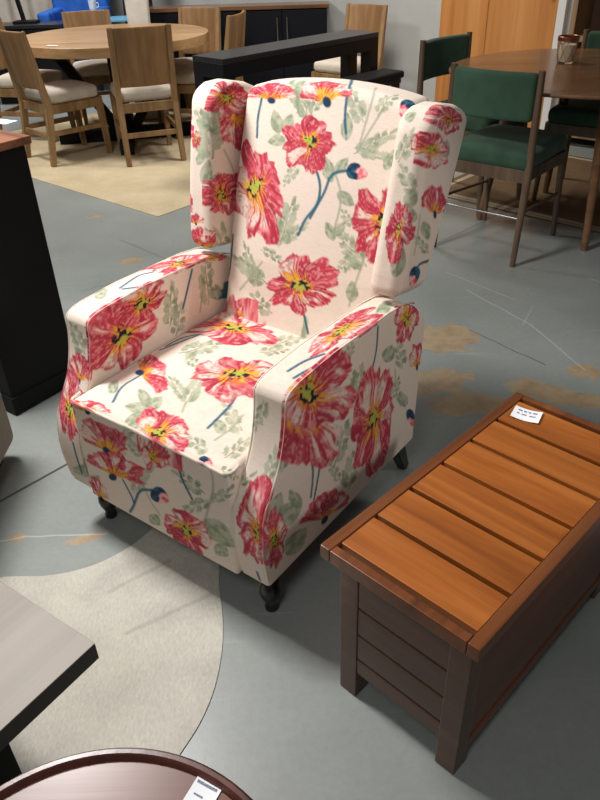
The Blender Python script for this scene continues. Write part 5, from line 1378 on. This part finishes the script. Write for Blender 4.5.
WC = thing('slipcover_chair', 'tall white slipcovered chair between the round oak table and the sideboard', 'chair', (-1.25, 6.80, .004), R(4))
def wcb(P):
    return np.stack([P[:, 0] * (1 + .14 * (P[:, 2] / .5)), P[:, 1] + .06 * (P[:, 2] / .5), P[:, 2]], 1)
rbox('backrest', (.19, .09, .72), .03, .02, M['white_fabric'], WC, wcb, (0, .05, .78))
rbox('skirt', (.22, .26, .43), .02, .03, M['white_fabric'], WC, None, (0, -.03, .216))

# ------------------------------------------------------------------ brown rug under the green dining set
k_ = Vector((.80, 4.40)); e1 = Vector((.716, -.698)); e2 = Vector((.698, .716))
mb = MB(); q = [k_, k_ + e1 * 1.75, k_ + e1 * 1.75 + e2 * 1.3, k_ + e2 * 1.3]
BR = thing('area_rug', 'brown rug with a pale border stripe under the round walnut table', 'rug', (k_.x, k_.y, 0), math.atan2(e1.y, e1.x))
mb.box((.875, .65, .003), (1.75, 1.3, .006), bevel=.001); mb.build('pile', M['brown_rug'], BR)
mb = MB()
mb.box((.875, .055, .0064), (1.70, .035, .001), bevel=0); mb.box((.875, .018, .0064), (1.73, .022, .001), bevel=0)
mb.box((.875, 1.25, .0064), (1.66, .035, .001), bevel=0); mb.box((.055, .65, .0064), (.035, 1.16, .001), bevel=0); mb.box((1.70, .65, .0064), (.035, 1.16, .001), bevel=0)
mb.build('border_stripe', M['cream_stripe'], BR)

# ------------------------------------------------------------------ walnut table and green chairs
WX, WY = 1.488, 3.845
WT = thing('dining_table', 'round brown walnut dining table, right side, with green chairs around it', 'dining table', (WX, WY, .0))
mb = MB(); mb.lathe([(.60, .738), (.668, .748), (.684, .754), (.687, .760), (.684, .765), (.676, .767)], n=96); mb.build('top', M['walnut_top'], WT)
mb = MB(); mb.box((0, 0, .722), (.62, .62, .034), rot=(0, 0, R(40)), bevel=.004); mb.build('apron', M['walnut'], WT)
for k in range(4):
    a = R(265 + 90 * k)
    mb = MB(); mb.tube([(.455 * math.cos(a), .455 * math.sin(a), .006 if k in (1, 2, 3) else 0), (.40 * math.cos(a), .40 * math.sin(a), .38), (.36 * math.cos(a), .36 * math.sin(a), .738)], [.017, .023, .029], 16)
    mb.build('leg', M['walnut_top'], WT)

def green_chair(name, label):
    t = thing(name, label, 'chair', (0, 0, 0), 0, 'green upholstered dining chairs')
    for s in (-1, 1):
        mb = MB(); mb.tube([(s * .218, -.03, 0), (s * .212, .015, .42), (s * .209, .015, .86)], [.013, .019, .015], 14); mb.build('rear_leg', M['walnut'], t)
        mb = MB(); mb.tube([(s * .20, .475, 0), (s * .19, .45, .44)], [.013, .019], 14); mb.build('front_leg', M['walnut'], t)
        mb = MB(); mb.box((s * .198, .23, .415), (.024, .42, .055), bevel=.003); mb.build('seat_rail', M['walnut'], t)
        mb = MB(); mb.tube([(s * .214, -.006, .255), (s * .194, .46, .225)], .008, 10); mb.build('stretcher', M['walnut'], t)
    mb = MB(); mb.box((0, .014, .415), (.40, .024, .058), bevel=.003); mb.build('seat_rail', M['walnut'], t)
    mb = MB(); mb.box((0, .448, .415), (.37, .024, .055), bevel=.003); mb.build('seat_rail', M['walnut'], t)
    mb = MB(); mb.tube([(-.215, -.006, .225), (.215, -.006, .225)], .005, 10); mb.build('foot_bar', M['steel'], t)['label'] = 'thin metal foot bar'
    def bk(P):
        z = P[:, 2] + .752
        return np.stack([P[:, 0], P[:, 1] + .012 - .034 * (1 - (P[:, 0] / .2) ** 2), z], 1)
    rbox('backrest', (.395, .042, .20), .018, .015, M['green_fabric'], t, bk)
    def st(P):
        u = np.clip(1 - (P[:, 0] / .22) ** 2, 0, 1) * np.clip(1 - (P[:, 1] / .25) ** 2, 0, 1)
        return np.stack([P[:, 0] * (1 - .05 * P[:, 1] / .24), P[:, 1] + .23, P[:, 2] + .478 + .02 * u * (P[:, 2] > 0)], 1)
    rbox('seat', (.43, .47, .085), .034, .018, M['green_fabric'], t, st)
    return t
gc = green_chair('dining_chair', '')
place(gc, (.897, 3.385), (.657, .753), 1.0, 'green upholstered dining chair turned back-on, nearest the armchair', True)
place(gc, (.868, 4.41, .006), (.67, -.742), 1.0, 'green upholstered dining chair by the pale wall and honey wood door, behind the first')
place(gc, (1.87, 4.41, 0), (-.62, -.78), 1.0, 'green upholstered dining chair beyond the round walnut table, before the bookcase')

# jar candle on the walnut table
CJ = thing('candle_jar', 'glass candle jar wrapped in wire lattice with a copper rim, on the walnut table', 'candle', (1.425, 4.03, .767))
mb = MB(); mb.lathe([(.036, 0), (.040, .004), (.047, .06), (.050, .122), (.0475, .122), (.0445, .06), (.037, .008), (.0005, .008)], n=40, cap=False); mb.lathe([(.036, 0), (.0005, 0)], n=40, cap=False); mb.build('glass', M['glass'], CJ)
mb = MB(); mb.lathe([(.0355, .009), (.043, .06), (.0445, .088), (.0005, .09)], n=32, cap=False); mb.lathe([(.0005, .009), (.0355, .009)], n=32, cap=False); mb.build('wax', M['wax'], CJ)
mb = MB(); mb.lathe([(.0495, .104), (.0525, .106), (.0530, .124), (.0505, .126), (.0485, .124)], n=40, cap=False); mb.build('rim', M['copper'], CJ)
mb = MB()
for s in (-1, 1):
    for k in range(7):
        pts = []
        for i in range(9):
            a = 2 * math.pi * k / 7 + s * i * .115; z = .008 + .097 * i / 8
            rad = .0415 + (.0515 - .0415) * i / 8
            pts.append((rad * math.cos(a), rad * math.sin(a), z))
        mb.tube(pts, .0011, 5)
mb.build('wire_lattice', M['copper'], CJ)
mb = MB(); mb.tube([(0, 0, .088), (.001, 0, .104)], .0012, 6); mb.build('wick', M['black_matte'], CJ)

# bookcase
q = on_wall(tB + .215, .30, 0)
BKC = thing('bookcase', 'open wooden bookcase at the right edge beside the honey wood door', 'bookcase', q, ang1)
wB = 1.0
for x in (.018, wB / 2, wB - .018):
    hh = 1.9
    if x == wB / 2:
        mb = MB(); mb.box((x, .13, .29), (.03, .24, .56), bevel=.003); mb.build('divider', M['shelf'], BKC); continue
    mb = MB(); mb.box((x, .14, hh / 2), (.036, .28, hh), bevel=.003); mb.build('side_panel', M['shelf'], BKC)
for z in (.08, .70, 1.25, 1.88):
    mb = MB(); mb.box((wB / 2, .13, z), (wB - .072, .26, .035), bevel=.003); mb.build('shelf', M['shelf'], BKC)
mb = MB(); mb.box((wB / 2, .262, .96), (wB - .05, .012, 1.84), bevel=.001); mb.build('back_panel', M['shelf_dark'], BKC)

# ------------------------------------------------------------------ light, sky, camera
wd = bpy.data.worlds.new('showroom_light'); scene.world = wd; wd.use_nodes = True
bg = wd.node_tree.nodes['Background']; bg.inputs[0].default_value = (1, .98, .96, 1); bg.inputs[1].default_value = WORLD

def area(name, loc, target, size, power, col=(1, 1, 1), sy=None):
    l = bpy.data.lights.new(name, 'AREA'); l.energy = power; l.color = col
    l.spread = R(180 if loc[1] < 3 else 135)
    l.shape = 'RECTANGLE' if sy else 'SQUARE'; l.size = size
    if sy: l.size_y = sy
    o = bpy.data.objects.new(name, l); o.location = loc
    d = Vector(target) - Vector(loc); o.rotation_euler = d.to_track_quat('-Z', 'Y').to_euler()
    return link(o)
for a in LIGHTS: area(*a)
for (loc, target, ang, power, col) in SPOTS:
    l = bpy.data.lights.new('arm_fill_spot', 'SPOT'); l.energy = power; l.color = col; l.spot_size = R(ang); l.spot_blend = .6; l.shadow_soft_size = .12  # added fill light, not a fixture of the showroom
    o = bpy.data.objects.new('arm_fill_spot', l); o.location = loc
    o.rotation_euler = (Vector(target) - Vector(loc)).to_track_quat('-Z', 'Y').to_euler(); link(o)

cam = bpy.data.cameras.new('camera'); cam.sensor_fit = 'VERTICAL'; cam.sensor_height = 24.0; cam.lens = 718.0 / 800 * 24.0
cam.clip_start = .02
co = bpy.data.objects.new('camera', cam); link(co); scene.camera = co
p, rl = .5845, -.033
F = Vector((0, math.cos(p), -math.sin(p))); Rv = Vector((1, 0, 0)); U = Vector((0, math.sin(p), math.cos(p)))
R2 = Rv * math.cos(rl) + U * math.sin(rl); U2 = -Rv * math.sin(rl) + U * math.cos(rl)
m = Matrix((R2, U2, -F)).transposed().to_4x4(); m.translation = (0, 0, 1.40)
co.matrix_world = m

scene.view_settings.view_transform = 'Standard'
scene.view_settings.look = 'None'
scene.view_settings.gamma = 1.0
scene.view_settings.use_curve_mapping = False
scene.view_settings.exposure = EXPOSURE
